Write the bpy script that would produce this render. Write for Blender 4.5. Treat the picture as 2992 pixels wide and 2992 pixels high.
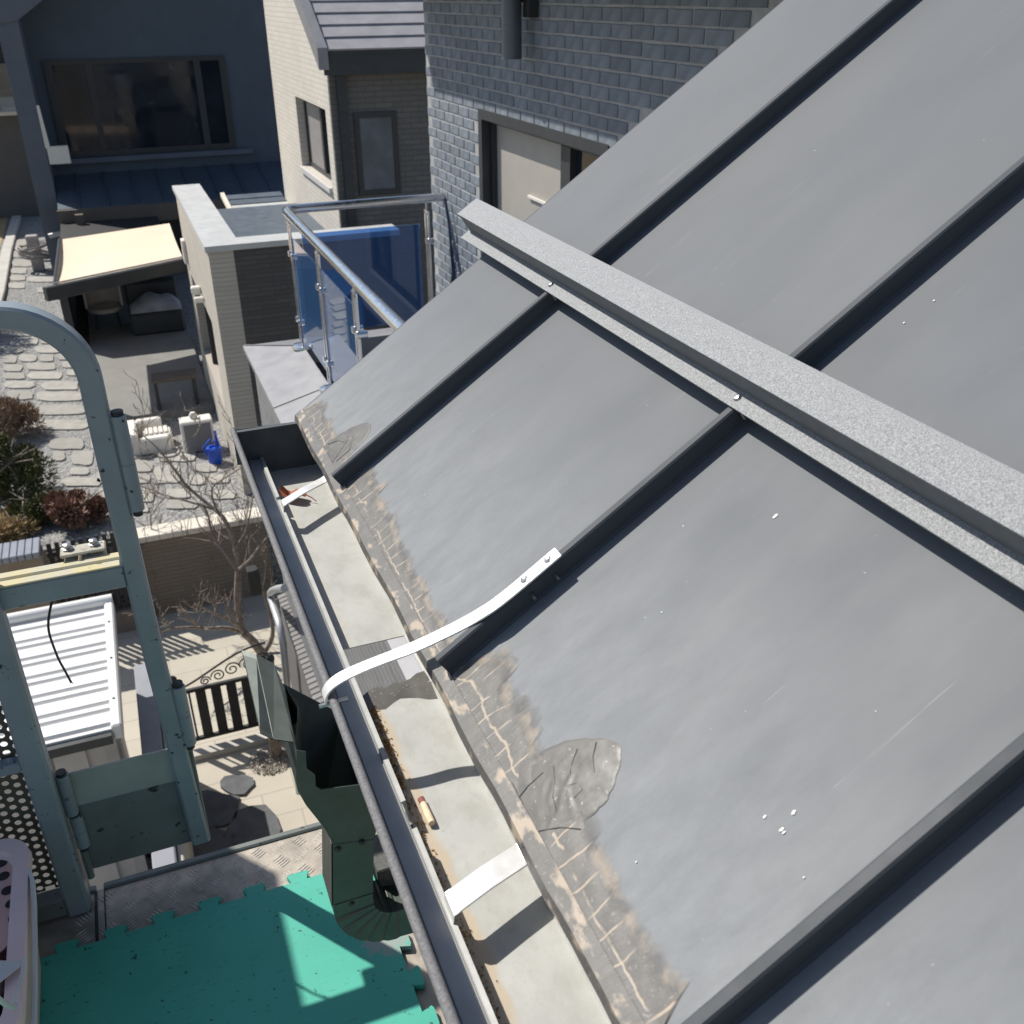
import bpy, math, random
from mathutils import Matrix, Vector
random.seed(7)
for o in list(bpy.data.objects): bpy.data.objects.remove(o)
S = bpy.context.scene
COL = S.collection

# ------------------------------------------------------------------ camera
FPX, CPX = 2872.0, 1496.0
RM = Matrix(((0.92923858, 0.17926785, -0.32307693),
             (-0.36941031, 0.43375628, -0.82182207),
             (-0.00718963, 0.88301672, 0.46928646)))
cd = bpy.data.cameras.new('camera'); cam = bpy.data.objects.new('camera', cd); COL.objects.link(cam)
cd.sensor_width = 36.0; cd.lens = FPX / 2992.0 * 36.0
cd.clip_start = 0.02; cd.clip_end = 3000
cam.matrix_world = RM.to_4x4()
cd.dof.use_dof = True; cd.dof.focus_distance = 1.35; cd.dof.aperture_fstop = 15.0
S.camera = cam

# ------------------------------------------------------------------ sky, sun, exposure
AZ, EL = math.radians(-38), math.radians(50)
sdir = Vector((math.sin(AZ) * math.cos(EL), math.cos(AZ) * math.cos(EL), math.sin(EL)))
W = bpy.data.worlds.new('World'); S.world = W; W.use_nodes = True
wn = W.node_tree
sky = wn.nodes.new('ShaderNodeTexSky'); sky.sky_type = 'NISHITA'; sky.sun_disc = False
sky.sun_elevation = EL; sky.sun_rotation = AZ
wn.links.new(sky.outputs[0], wn.nodes['Background'].inputs[0]); wn.nodes['Background'].inputs[1].default_value = 0.10
sd = bpy.data.lights.new('sun', 'SUN'); sd.energy = 5.0; sd.angle = math.radians(0.53); sd.color = (1.0, 0.955, 0.88)
sun = bpy.data.objects.new('sun', sd); COL.objects.link(sun); sun.rotation_euler = sdir.to_track_quat('Z', 'Y').to_euler()
S.view_settings.view_transform = 'Standard'; S.view_settings.look = 'None'; S.view_settings.gamma = 1
S.view_settings.use_curve_mapping = False; S.view_settings.exposure = 0.14

# ------------------------------------------------------------------ pixel helpers (a pixel of the 2992 px photograph gives a direction)
def ray(px, py): return (RM @ Vector((px - CPX, CPX - py, -FPX))).normalized()
def pZ(px, py, z): d = ray(px, py); return d * (z / d.z)
def pX(px, py, x): d = ray(px, py); return d * (x / d.x)
def pY(px, py, y): d = ray(px, py); return d * (y / d.y)
RI = RM.transposed()
def proj(P):
    q = RI @ Vector(P); return (CPX + FPX * q.x / -q.z, CPX - FPX * q.y / -q.z)

# ------------------------------------------------------------------ materials
def nt(name):
    m = bpy.data.materials.new(name); m.use_nodes = True
    return m, m.node_tree, m.node_tree.nodes['Principled BSDF']
def N(t, ty, **kw):
    n = t.nodes.new(ty)
    for k, v in kw.items():
        if k.startswith('i_'):
            key = k[2:]
            n.inputs[int(key) if key.isdigit() else key].default_value = v
        else: setattr(n, k, v)
    return n
def ramp(t, src, stops):
    r = t.nodes.new('ShaderNodeValToRGB'); e = r.color_ramp.elements
    while len(e) < len(stops): e.new(0.5)
    for q, (p, c) in zip(e, stops):
        q.position = p; q.color = (c, c, c, 1) if isinstance(c, (int, float)) else (*c, 1)
    t.links.new(src, r.inputs[0]); return r.outputs[0]
def coords(t, stretch=(1, 1, 1), kind='Object', rot=(0, 0, 0)):
    c = N(t, 'ShaderNodeTexCoord'); m = N(t, 'ShaderNodeMapping'); m.inputs['Scale'].default_value = stretch
    m.inputs['Rotation'].default_value = rot
    t.links.new(c.outputs[kind], m.inputs[0]); return m.outputs[0]
def noise(t, co, scale, detail=5, rough=.55):
    n = N(t, 'ShaderNodeTexNoise'); n.inputs['Scale'].default_value = scale; n.inputs['Detail'].default_value = detail
    n.inputs['Roughness'].default_value = rough; t.links.new(co, n.inputs['Vector']); return n.outputs['Fac']
def mixc(t, f, a, b):
    m = N(t, 'ShaderNodeMix', data_type='RGBA')
    for s, v in ((m.inputs[0], f), (m.inputs[6], a), (m.inputs[7], b)):
        if isinstance(v, (int, float)): s.default_value = v
        elif isinstance(v, tuple): s.default_value = (*v, 1)
        else: t.links.new(v, s)
    return m.outputs[2]
def math_(t, op, a, b=0.0):
    m = N(t, 'ShaderNodeMath', operation=op)
    for s, v in ((m.inputs[0], a), (m.inputs[1], b)):
        if isinstance(v, (int, float)): s.default_value = v
        else: t.links.new(v, s)
    return m.outputs[0]
def bump(t, b, h, strength, dist=.002):
    n = N(t, 'ShaderNodeBump'); n.inputs['Strength'].default_value = strength; n.inputs['Distance'].default_value = dist
    t.links.new(h, n.inputs['Height']); t.links.new(n.outputs[0], b.inputs['Normal'])
def mul(c, k): return tuple(min(1, x * k) for x in c)
MC = {}
def mat(name, col, rough=.6, metal=0.0, var=.14, scale=6, bmp=0.0, bscale=80, bdist=.002, stretch=(1, 1, 1), col2=None, spec=.5,
        chips=None, chip_at=.66, chip_scale=30, perobj=0.0):
    if name in MC: return MC[name]
    m, t, b = nt(name); co = coords(t, stretch)
    f = ramp(t, noise(t, co, scale), [(.3, 0.0), (.7, 1.0)])
    c = mixc(t, f, mul(col, 1 - var), col2 or mul(col, 1 + var))
    if perobj:
        oi = N(t, 'ShaderNodeObjectInfo')
        c = mixc(t, math_(t, 'MULTIPLY', oi.outputs['Random'], perobj), c, mul(col, .45))
    if chips:
        g = ramp(t, noise(t, co, chip_scale, 4, .6), [(chip_at, 0.0), (chip_at + .025, 1.0)])
        c = mixc(t, g, c, chips)
    t.links.new(c, b.inputs['Base Color']); b.inputs['Metallic'].default_value = metal
    r = ramp(t, noise(t, co, scale * 2.3), [(.3, max(0, rough - .08)), (.7, min(1, rough + .08))])
    t.links.new(r, b.inputs['Roughness']); b.inputs['Specular IOR Level'].default_value = spec
    if bmp: bump(t, b, noise(t, co, bscale, 3), bmp, bdist)
    MC[name] = m; return m

def m_roof():
    m, t, b = nt('roof_sheet'); co = coords(t); sep = N(t, 'ShaderNodeSeparateXYZ'); t.links.new(co, sep.inputs[0])
    st = coords(t, (1.0, 2.6, 1), rot=(0, 0, .35)); c = mixc(t, ramp(t, noise(t, st, 3.2, 7, .6), [(.3, 0.), (.75, 1.)]), (.108, .117, .128), (.126, .135, .146))
    wide = ramp(t, noise(t, coords(t, (1, 1.5, 1)), 1.9, 3), [(.35, 0.), (.7, 1.)])
    c = mixc(t, math_(t, 'MULTIPLY', wide, .5), c, (.142, .147, .151))
    # faint wiping smears and scratches
    sm = ramp(t, noise(t, coords(t, (2.2, 11, 1), rot=(0, 0, .30)), 3.1, 8, .7), [(.60, 0.), (.70, .55), (.80, .2)])
    c = mixc(t, math_(t, 'MULTIPLY', sm, ramp(t, noise(t, co, 3.0, 2), [(.42, 0.), (.6, .55)])), c, (.26, .27, .28))
    sc = ramp(t, noise(t, coords(t, (2, 90, 1), rot=(0, 0, -.18)), 1.6, 2), [(.742, 0.), (.752, .5), (.76, 0.)])
    c = mixc(t, sc, c, (.34, .34, .34))
    # dust washed towards the eave, in streaks
    g = N(t, 'ShaderNodeMapRange'); t.links.new(sep.outputs[0], g.inputs[0])
    for k, v in ((1, .30), (2, .05), (3, 0.), (4, 1.)): g.inputs[k].default_value = v
    ds = ramp(t, noise(t, coords(t, (5, 12, 1), rot=(0, 0, .2)), 3.4, 9, .75), [(.30, 0.), (.85, 1.)])
    dust = math_(t, 'MULTIPLY', g.outputs[0], math_(t, 'ADD', math_(t, 'MULTIPLY', ds, .5), .2))
    c = mixc(t, dust, c, (.31, .325, .335))
    sp = ramp(t, noise(t, coords(t), 150, 2), [(.765, 0.), (.785, 1.)]); c = mixc(t, math_(t, 'MULTIPLY', sp, .5), c, (.5, .5, .5))
    t.links.new(c, b.inputs['Base Color']); b.inputs['Specular IOR Level'].default_value = .32
    t.links.new(ramp(t, noise(t, st, 5), [(.3, .54), (.7, .64)]), b.inputs['Roughness'])
    h = math_(t, 'ADD', noise(t, coords(t, (.7, 1.6, 1)), 4, 2), math_(t, 'MULTIPLY', noise(t, co, 420, 2), .02))
    bump(t, b, h, .4, .005); return m
def m_seal(uv=True):
    m, t, b = nt('sealant_brushed' if uv else 'sealant_edge'); co = coords(t)
    c = mixc(t, ramp(t, noise(t, co, 60, 5), [(.3, 0.), (.7, 1.)]), (.092, .088, .081), (.128, .123, .114))
    fb = ramp(t, noise(t, coords(t, (2, 60, 1), rot=(0, 0, .3)), 3, 4), [(.35, 0.), (.7, 1.)]); c = mixc(t, math_(t, 'MULTIPLY', fb, .35), c, (.17, .162, .150))
    sp = ramp(t, noise(t, co, 330, 2), [(.66, 0.), (.70, 1.)]); c = mixc(t, math_(t, 'MULTIPLY', sp, .45), c, (.36, .33, .29))
    PE = (.43, .345, .255); b.inputs['Roughness'].default_value = .5; h = noise(t, coords(t, (1, 4, 1)), 70, 4)
    if uv:
        u_ = N(t, 'ShaderNodeTexCoord'); s2 = N(t, 'ShaderNodeSeparateXYZ'); t.links.new(u_.outputs['UV'], s2.inputs[0]); Y, Q = s2.outputs[0], s2.outputs[1]
        n1 = math_(t, 'SUBTRACT', noise(t, co, 22, 4), .5); n2 = math_(t, 'SUBTRACT', noise(t, co, 9, 3), .5)
        w = math_(t, 'FRACT', math_(t, 'ADD', math_(t, 'ADD', math_(t, 'MULTIPLY', Y, 46.), math_(t, 'MULTIPLY', Q, .5)), math_(t, 'MULTIPLY', n2, 1.6)))
        l1 = ramp(t, math_(t, 'ADD', w, math_(t, 'MULTIPLY', n1, .25)), [(.445, 0.), (.48, .9), (.52, .9), (.555, 0.)])
        q2 = math_(t, 'ADD', Q, math_(t, 'MULTIPLY', n1, .16))
        l2 = ramp(t, q2, [(.305, 0.), (.325, .8), (.345, .8), (.37, 0.)]); l3 = ramp(t, q2, [(.66, 0.), (.80, .9)])
        gate = ramp(t, noise(t, co, 34, 4), [(.43, 0.), (.56, .95)]); g2 = ramp(t, noise(t, co, 26, 4), [(.44, .0), (.54, 1.)])
        ln = math_(t, 'MAXIMUM', math_(t, 'MAXIMUM', math_(t, 'MULTIPLY', l1, gate), math_(t, 'MULTIPLY', l2, g2)), math_(t, 'MULTIPLY', l3, g2))
        c = mixc(t, ln, c, PE); h = math_(t, 'ADD', h, math_(t, 'MULTIPLY', ln, .5))
        al = ramp(t, math_(t, 'ADD', Q, math_(t, 'MULTIPLY', n1, .5)), [(.62, 1.), (.80, .55), (1.0, 0.)]); t.links.new(al, b.inputs['Alpha'])
    else:
        g2 = ramp(t, noise(t, coords(t, (1, .5, 1)), 60, 4), [(.54, 0.), (.62, .8)]); c = mixc(t, g2, c, PE)
    t.links.new(c, b.inputs['Base Color']); bump(t, b, h, .25, .0015); return m
def m_stucco():
    m, t, b = nt('embossed_zinc'); co = coords(t)
    n1 = noise(t, co, 900, 2, .6)
    c = mixc(t, ramp(t, n1, [(.35, 0.), (.65, 1.)]), (.15, .156, .162), (.33, .34, .35))
    t.links.new(c, b.inputs['Base Color']); b.inputs['Metallic'].default_value = .2; b.inputs['Roughness'].default_value = .6
    bump(t, b, n1, .7, .001); return m
def m_brickwall(name, b1, b2, mortar, bw=.2, bh=.067, vert='X', rough=.85):
    m, t, b = nt(name); co0 = coords(t); sep = N(t, 'ShaderNodeSeparateXYZ'); t.links.new(co0, sep.inputs[0])
    cmb = N(t, 'ShaderNodeCombineXYZ'); t.links.new(sep.outputs[vert], cmb.inputs[0]); t.links.new(sep.outputs['Z'], cmb.inputs[1])
    br = N(t, 'ShaderNodeTexBrick'); br.inputs['Scale'].default_value = 1; br.inputs['Brick Width'].default_value = bw
    br.inputs['Row Height'].default_value = bh; br.inputs['Mortar Size'].default_value = .007
    br.inputs['Color1'].default_value = (*b1, 1); br.inputs['Color2'].default_value = (*b2, 1); br.inputs['Mortar'].default_value = (*mortar, 1)
    t.links.new(cmb.outputs[0], br.inputs[0])
    c = mixc(t, ramp(t, noise(t, co0, 1.3, 4), [(.3, 0.), (.7, .35)]), br.outputs['Color'], mul(b1, .75))
    t.links.new(c, b.inputs['Base Color']); b.inputs['Roughness'].default_value = rough
    bump(t, b, math_(t, 'SUBTRACT', 1.0, br.outputs['Fac']), .6, .006); return m
def m_glass(name, tint, gloss=1.0, haze=None):
    m, t, b = nt(name); t.nodes.remove(b); out = t.nodes['Material Output']
    tr = N(t, 'ShaderNodeBsdfTransparent'); tr.inputs[0].default_value = (*tint, 1)
    gl = N(t, 'ShaderNodeBsdfGlossy'); gl.inputs['Roughness'].default_value = .02; gl.inputs[0].default_value = (gloss, gloss, gloss, 1)
    fr = N(t, 'ShaderNodeFresnel'); fr.inputs[0].default_value = 1.7; mx = N(t, 'ShaderNodeMixShader')
    t.links.new(fr.outputs[0], mx.inputs[0]); t.links.new(tr.outputs[0], mx.inputs[1]); t.links.new(gl.outputs[0], mx.inputs[2])
    last = mx.outputs[0]
    if haze:
        df = N(t, 'ShaderNodeBsdfDiffuse'); df.inputs[0].default_value = (*haze, 1); m2 = N(t, 'ShaderNodeMixShader'); m2.inputs[0].default_value = .14
        t.links.new(last, m2.inputs[1]); t.links.new(df.outputs[0], m2.inputs[2]); last = m2.outputs[0]
    t.links.new(last, out.inputs[0]); return m
def m_gutter():
    m, t, b = nt('gutter_sheet'); co = coords(t); sep = N(t, 'ShaderNodeSeparateXYZ'); t.links.new(co, sep.inputs[0])
    c = mixc(t, ramp(t, noise(t, co, 16, 5), [(.3, 0.), (.7, 1.)]), (.40, .405, .385), (.475, .475, .445))
    c = mixc(t, ramp(t, noise(t, coords(t, (1, .6, 1)), 34, 7, .7), [(.46, 0.), (.72, .55)]), c, (.30, .285, .25))
    c = mixc(t, ramp(t, noise(t, co, 260, 3), [(.68, 0.), (.72, .5)]), c, (.2, .17, .13))
    xj = math_(t, 'ADD', sep.outputs[0], math_(t, 'MULTIPLY', math_(t, 'SUBTRACT', noise(t, co, 26, 4), .5), .022))
    g = N(t, 'ShaderNodeMapRange'); t.links.new(xj, g.inputs[0])
    for k, v in ((1, .176), (2, .170), (3, 0.), (4, 1.)): g.inputs[k].default_value = v
    near = N(t, 'ShaderNodeMapRange'); t.links.new(sep.outputs[1], near.inputs[0])
    for k, v in ((1, .96), (2, .80), (3, .15), (4, .9)): near.inputs[k].default_value = v
    c = mixc(t, math_(t, 'MULTIPLY', g.outputs[0], near.outputs[0]), c, (.46, .38, .275))
    t.links.new(c, b.inputs['Base Color']); b.inputs['Metallic'].default_value = .1; b.inputs['Roughness'].default_value = .55
    bump(t, b, noise(t, co, 40, 3), .25, .002); return m
def m_gravel(name, a, bcol, scale=38):
    m, t, b = nt(name); co = coords(t); v = N(t, 'ShaderNodeTexVoronoi'); v.inputs['Scale'].default_value = scale
    t.links.new(co, v.inputs['Vector'])
    hs = N(t, 'ShaderNodeSeparateColor'); t.links.new(v.outputs['Color'], hs.inputs[0])
    c = mixc(t, hs.outputs[0], a, bcol)
    c = mixc(t, ramp(t, noise(t, co, 2.2, 4), [(.4, 0.), (.75, .5)]), c, mul(a, .8))
    t.links.new(c, b.inputs['Base Color']); b.inputs['Roughness'].default_value = .95
    bump(t, b, v.outputs['Distance'], 1.0, .02); return m
def m_pave(name, a, bcol, joint, bw, bh):
    m, t, b = nt(name); co = coords(t); br = N(t, 'ShaderNodeTexBrick'); br.inputs['Scale'].default_value = 1
    br.inputs['Brick Width'].default_value = bw; br.inputs['Row Height'].default_value = bh; br.inputs['Mortar Size'].default_value = .006
    br.inputs['Color1'].default_value = (*a, 1); br.inputs['Color2'].default_value = (*bcol, 1); br.inputs['Mortar'].default_value = (*joint, 1)
    t.links.new(co, br.inputs[0]); c = mixc(t, ramp(t, noise(t, co, 3, 5), [(.35, 0.), (.8, .4)]), br.outputs['Color'], mul(a, .7))
    t.links.new(c, b.inputs['Base Color']); b.inputs['Roughness'].default_value = .9; bump(t, b, noise(t, co, 60, 3), .2, .003); return m
def m_mat():
    m, t, b = nt('foam_green'); co = coords(t)
    c = mixc(t, ramp(t, noise(t, co, 7, 5), [(.3, 0.), (.7, 1.)]), (.05, .37, .275), (.068, .43, .32))
    sc = ramp(t, noise(t, coords(t, (5, 60, 1), rot=(0, 0, .4)), 7, 3), [(.69, 0.), (.70, .8)]); c = mixc(t, sc, c, (.01, .05, .045))
    sp = ramp(t, noise(t, co, 75, 3), [(.68, 0.), (.70, .8)]); c = mixc(t, sp, c, (.012, .06, .05))
    # worn, dusty patch where the elbow rubs
    sep = N(t, 'ShaderNodeVectorMath', operation='DISTANCE'); t.links.new(co, sep.inputs[0]); sep.inputs[1].default_value = (.225, 1.20, -1.486)
    g = N(t, 'ShaderNodeMapRange'); t.links.new(sep.outputs['Value'], g.inputs[0])
    for k, v in ((1, .085), (2, .03), (3, 0.), (4, 1.)): g.inputs[k].default_value = v
    w = ramp(t, math_(t, 'MULTIPLY', g.outputs[0], noise(t, co, 110, 6, .7)), [(.30, 0.), (.40, .85)]); c = mixc(t, w, c, (.30, .31, .29))
    t.links.new(c, b.inputs['Base Color']); b.inputs['Roughness'].default_value = .62; bump(t, b, noise(t, co, 240, 2), .12, .001); return m

SEALE = m_seal(False)
ROOF, SEAL, STUC, GUT, MATM = m_roof(), m_seal(), m_stucco(), m_gutter(), m_mat()
SEAM = mat('seam_metal', (.066, .072, .080), .6, 0, .08, 9, .05, 300, spec=.25)
BEAD = mat('bead_zinc', (.175, .172, .175), .75, .1, .3, 420, .5, 700, .0006, spec=.3)
ALU = mat('bright_aluminium', (.86, .86, .85), .38, .35, .05, 40, .12, 220, .0008)
STEEL = mat('stainless', (.72, .73, .74), .2, 1.0, .05, 20)
SCREW = mat('screw_steel', (.5, .5, .5), .3, 1.0, .1, 40)
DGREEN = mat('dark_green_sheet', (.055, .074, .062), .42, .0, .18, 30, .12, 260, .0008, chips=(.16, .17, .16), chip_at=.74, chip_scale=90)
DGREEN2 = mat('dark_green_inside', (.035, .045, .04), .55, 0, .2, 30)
TEAL = mat('teal_paint', (.235, .275, .298), .42, .0, .12, 9, .12, 140, .001, chips=(.018, .022, .026), chip_at=.655, chip_scale=50)
TEALD = mat('grey_paint_worn', (.15, .165, .155), .5, .0, .2, 12, .15, 120, .001, chips=(.03, .032, .03), chip_at=.64, chip_scale=30)
YEL = mat('chipped_white_yellow', (.50, .49, .43), .55, 0, .12, 30, .2, 120, .001, col2=(.55, .47, .22), chips=(.14, .15, .15), chip_at=.66, chip_scale=60)
CHECK = mat('checker_plate', (.36, .32, .27), .5, .45, .25, 22, .25, 160, .001)
BARM = mat('checker_bar', (.62, .58, .52), .4, .3, .2, 40)  # paler than the plate: glints painted onto the worn bars
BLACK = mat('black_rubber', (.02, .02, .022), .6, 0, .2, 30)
PINK = mat('pink_plastic', (.76, .54, .46), .38, 0, .05, 8, .02, 40)
PINKIN = mat('pink_plastic_inner', (.66, .40, .37), .42, 0, .08, 8)
PALEP = mat('pale_plastic', (.62, .60, .58), .4, 0, .05, 8)
WHITEP = mat('white_metal_paint', (.68, .675, .66), .5, 0, .03, 6)
SHEDW = mat('shed_wall', (.50, .47, .44), .6, 0, .06, 6)
BRK = mat('grey_brick', (.205, .235, .27), .85, 0, .25, 14, .4, 120, .002, perobj=.45)
MORT = mat('pale_mortar', (.35, .35, .345), .95, 0, .15, 20, .3, 120, .002)
BRKF = m_brickwall('grey_brick_field', (.16, .165, .175), (.21, .21, .21), (.30, .29, .28), vert='Y')
BRKLO = m_brickwall('dark_brick_plinth', (.15, .145, .14), (.20, .19, .18), (.22, .21, .2), vert='Y')
PALEW = m_brickwall('pale_brick_side', (.60, .56, .49), (.66, .61, .53), (.52, .48, .42), vert='Y', bw=.21, bh=.06)
GREYW = m_brickwall('grey_brick_front', (.15, .145, .135), (.18, .17, .16), (.12, .115, .11), vert='X', bw=.21, bh=.06)
DKSIDE = m_brickwall('dark_thin_brick', (.085, .08, .078), (.11, .105, .10), (.075, .07, .07), vert='X', bw=.3, bh=.05)
PALESIDE = m_brickwall('sandy_thin_brick', (.48, .44, .38), (.53, .49, .42), (.42, .38, .33), vert='Y', bw=.3, bh=.05)
FARW = mat('blue_haze_render', (.082, .105, .135), .8, 0, .06, 2, .05, 60)  # blue lens haze tinted into the dark base colour
FARP = mat('dark_render_pillar', (.115, .135, .165), .8, 0, .06, 2, .05, 60)
FRAME = mat('dark_window_frame', (.035, .037, .04), .5, 0, .05, 5)
PANE = mat('dark_pane', (.016, .022, .032), .05, 0, .4, 1.2, spec=.35)
PANE2 = mat('frosted_pane', (.10, .12, .15), .18, 0, .25, 5, .4, 18, .004)
PANEB = mat('beige_blind', (.38, .355, .315), .5, 0, .05, 4)
GLASSB = m_glass('blue_tinted_glass', (.36, .58, .92), haze=(.14, .32, .62))
GLASSC = m_glass('clear_glass', (.82, .86, .88))
CAP = mat('cap_metal_grey', (.26, .258, .268), .5, .3, .07, 4, .06, 60)
CAPW = mat('cap_metal_pale', (.50, .51, .50), .5, .2, .06, 4, .05, 60)
SHING = mat('grey_shingle', (.30, .29, .31), .85, 0, .12, 5, .3, 120, .003)
DARKM = mat('dark_metal', (.045, .05, .055), .5, .3, .1, 6)
BROWNF = mat('brown_fascia', (.13, .105, .085), .6, 0, .1, 4)
LEANR = mat('blue_grey_lean_roof', (.10, .125, .155), .5, .3, .08, 3)
CREAM = mat('cream_awning_fabric', (.78, .62, .46), .8, 0, .03, 3, .05, 300)
STONE = mat('pale_slab', (.37, .355, .32), .9, 0, .15, 9, .4, 60, .004, perobj=.38)
STONED = mat('shadow_flag', (.10, .105, .11), .85, 0, .2, 9, .3, 60, .004)
GRAV = m_gravel('grey_gravel', (.34, .335, .32), (.16, .16, .16), 26)
PAVE = m_pave('beige_paving', (.50, .46, .38), (.46, .42, .35), (.34, .31, .26), .6, .3)
CONC = mat('concrete', (.47, .45, .41), .9, 0, .12, 2.5, .2, 60, .003)
CONCB = mat('bluish_concrete', (.28, .29, .32), .9, 0, .15, 3, .2, 60, .003)
EARTH = mat('far_ground', (.24, .215, .17), .95, 0, .3, .35, .3, 8, .02)
STRAW = mat('straw_lawn', (.42, .31, .16), .95, 0, .25, 8, .6, 90, .01)
BROWNW = m_brickwall('brown_brick', (.20, .165, .13), (.225, .185, .145), (.165, .135, .105), vert='X', bw=.3, bh=.05)
WCAP = mat('white_cap_stone', (.64, .59, .51), .85, 0, .08, 8, .2, 60, .002)
BARK = mat('bare_bark', (.20, .165, .135), .9, 0, .3, 30, .5, 200, .003, col2=(.33, .27, .22))
LEAFG = mat('evergreen_needles', (.045, .062, .018), .7, 0, .5, 6, col2=(.11, .125, .03))
LEAFR = mat('reddish_leaves', (.24, .115, .075), .8, 0, .35, 9, col2=(.33, .2, .14))
LEAFB = mat('dry_brown_twigs', (.26, .175, .115), .85, 0, .35, 9, col2=(.36, .26, .18))
BLUEP = mat('blue_plastic', (.012, .075, .48), .35, 0, .1, 10)
BLUET = mat('blue_tank_plastic', (.10, .28, .62), .4, 0, .05, 6)
ACW = mat('white_appliance', (.72, .69, .63), .5, 0, .05, 8)
ACG = mat('grey_grille', (.20, .195, .19), .7, 0, .1, 30)
CLOTH = mat('pale_cloth', (.30, .31, .33), .9, 0, .2, 6, .6, 14, .03)
CHAIRM = mat('white_chair_plastic', (.55, .5, .44), .5, 0, .1, 6)
DECKM = mat('patio_concrete', (.22, .215, .20), .9, 0, .1, 2, .15, 60)
LEAFD = mat('dead_leaf', (.34, .10, .045), .7, 0, .3, 60, .4, 120, .002)
CIG = mat('cigarette_paper', (.74, .58, .40), .8, 0, .15, 160)
CIGT = mat('cigarette_filter', (.26, .09, .075), .8, 0, .2, 200)
RUST = mat('rusty_crumbs', (.30, .12, .03), .9, 0, .6, 200, col2=(.55, .30, .08))
PEACH = mat('dried_primer', (.60, .47, .34), .85, 0, .2, 120, col2=(.44, .37, .29))
HOSE = mat('clear_hose', (.58, .55, .52), .3, 0, .05, 9)
BUNDLE = mat('grey_tool_bundle', (.36, .33, .31), .7, 0, .4, 40)

# ------------------------------------------------------------------ mesh helpers
WM = {}
class MB:
    def __init__(s): s.v = []; s.f = []
    def add(s, vs, fs):
        k = len(s.v); s.v += [tuple(v) for v in vs]; s.f += [tuple(i + k for i in f) for f in fs]; return s
    def box(s, a, b):
        x0, y0, z0 = a; x1, y1, z1 = b
        return s.add([(x0, y0, z0), (x1, y0, z0), (x1, y1, z0), (x0, y1, z0), (x0, y0, z1), (x1, y0, z1), (x1, y1, z1), (x0, y1, z1)],
                     [(0, 3, 2, 1), (4, 5, 6, 7), (0, 1, 5, 4), (1, 2, 6, 5), (2, 3, 7, 6), (3, 0, 4, 7)])
    def bbox(s, a, b, r):                                   # box with chamfered vertical and horizontal edges
        x0, y0, z0 = a; x1, y1, z1 = b
        def ring(d, z): return [(x0 + r + d[0], y0 + d[1], z) for _ in (0,)]
        L = []
        for z, i in ((z0, r), (z0 + r, 0), (z1 - r, 0), (z1, r)):
            L.append([(x0 + r, y0 + i, z), (x1 - r, y0 + i, z), (x1 - i, y0 + r, z), (x1 - i, y1 - r, z), (x1 - r, y1 - i, z), (x0 + r, y1 - i, z), (x0 + i, y1 - r, z), (x0 + i, y0 + r, z)])
        return s.loft(L)
    def loft(s, rings, caps=True, closed=True):
        n = len(rings[0]); vs = [p for r in rings for p in r]; fs = []
        for k in range(len(rings) - 1):
            for i in range(n if closed else n - 1):
                j = (i + 1) % n; fs.append((k * n + i, k * n + j, (k + 1) * n + j, (k + 1) * n + i))
        if caps: fs += [tuple(reversed(range(n))), tuple((len(rings) - 1) * n + i for i in range(n))]
        return s.add(vs, fs)
    def prism(s, poly, d):                                  # 3D polygon swept by vector d
        d = Vector(d); a = [Vector(p) for p in poly]; return s.loft([a, [p + d for p in a]])
    def tube(s, pts, r, n=8, caps=True):
        pts = [Vector(p) for p in pts]; rs = r if isinstance(r, (list, tuple)) else [r] * len(pts); rings = []
        prev = None
        for i, p in enumerate(pts):
            t = (pts[min(i + 1, len(pts) - 1)] - pts[max(i - 1, 0)]).normalized()
            if prev is None: u = t.orthogonal().normalized()
            else:
                u = prev - t * prev.dot(t)
                u = u.normalized() if u.length > 1e-6 else t.orthogonal().normalized()
            prev = u; w = t.cross(u)
            rings.append([p + (u * math.cos(2 * math.pi * k / n) + w * math.sin(2 * math.pi * k / n)) * rs[i] for k in range(n)])
        return s.loft(rings, caps)
    def rtube(s, pts, side, a, b, caps=True):                # rectangular tube: half-width a along side, half-height b across
        pts = [Vector(p) for p in pts]; side = Vector(side).normalized(); rings = []; c = min(a, b) * .25
        for i, p in enumerate(pts):
            t = (pts[min(i + 1, len(pts) - 1)] - pts[max(i - 1, 0)]).normalized(); w = t.cross(side).normalized()
            rings.append([p + side * x + w * y for x, y in ((a - c, b), (-a + c, b), (-a, b - c), (-a, -b + c), (-a + c, -b), (a - c, -b), (a, -b + c), (a, b - c))])
        return s.loft(rings, caps)
    def lathe(s, c, prof, n=16, axis='Z'):
        rings = []
        for r, h in prof:
            ring = []
            for k in range(n):
                x, y = r * math.cos(2 * math.pi * k / n), r * math.sin(2 * math.pi * k / n)
                o = {'Z': (x, y, h), 'X': (h, x, y), 'Y': (y, h, x)}[axis]
                ring.append((c[0] + o[0], c[1] + o[1], c[2] + o[2]))
            rings.append(ring)
        return s.loft(rings)
def obj(name, mb, m, parent=None, M=None, smooth=False, mesh=None, stuff=False, label=None):
    if mesh is None:
        mesh = bpy.data.meshes.new(name); mesh.from_pydata(mb.v, [], mb.f); mesh.update(); mesh.materials.append(m)
        if smooth:
            mesh.polygons.foreach_set('use_smooth', [True] * len(mesh.polygons))
            mesh.set_sharp_from_angle(angle=math.radians(38))
    o = bpy.data.objects.new(name, mesh); COL.objects.link(o); M = M or Matrix.Identity(4)
    o.matrix_basis = M; WM[o.name] = M
    if parent is not None:
        o.parent = parent; o.matrix_parent_inverse = WM[parent.name].inverted()
    if stuff: o['kind'] = 'stuff'
    if label: o['label'] = label
    return o
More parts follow.
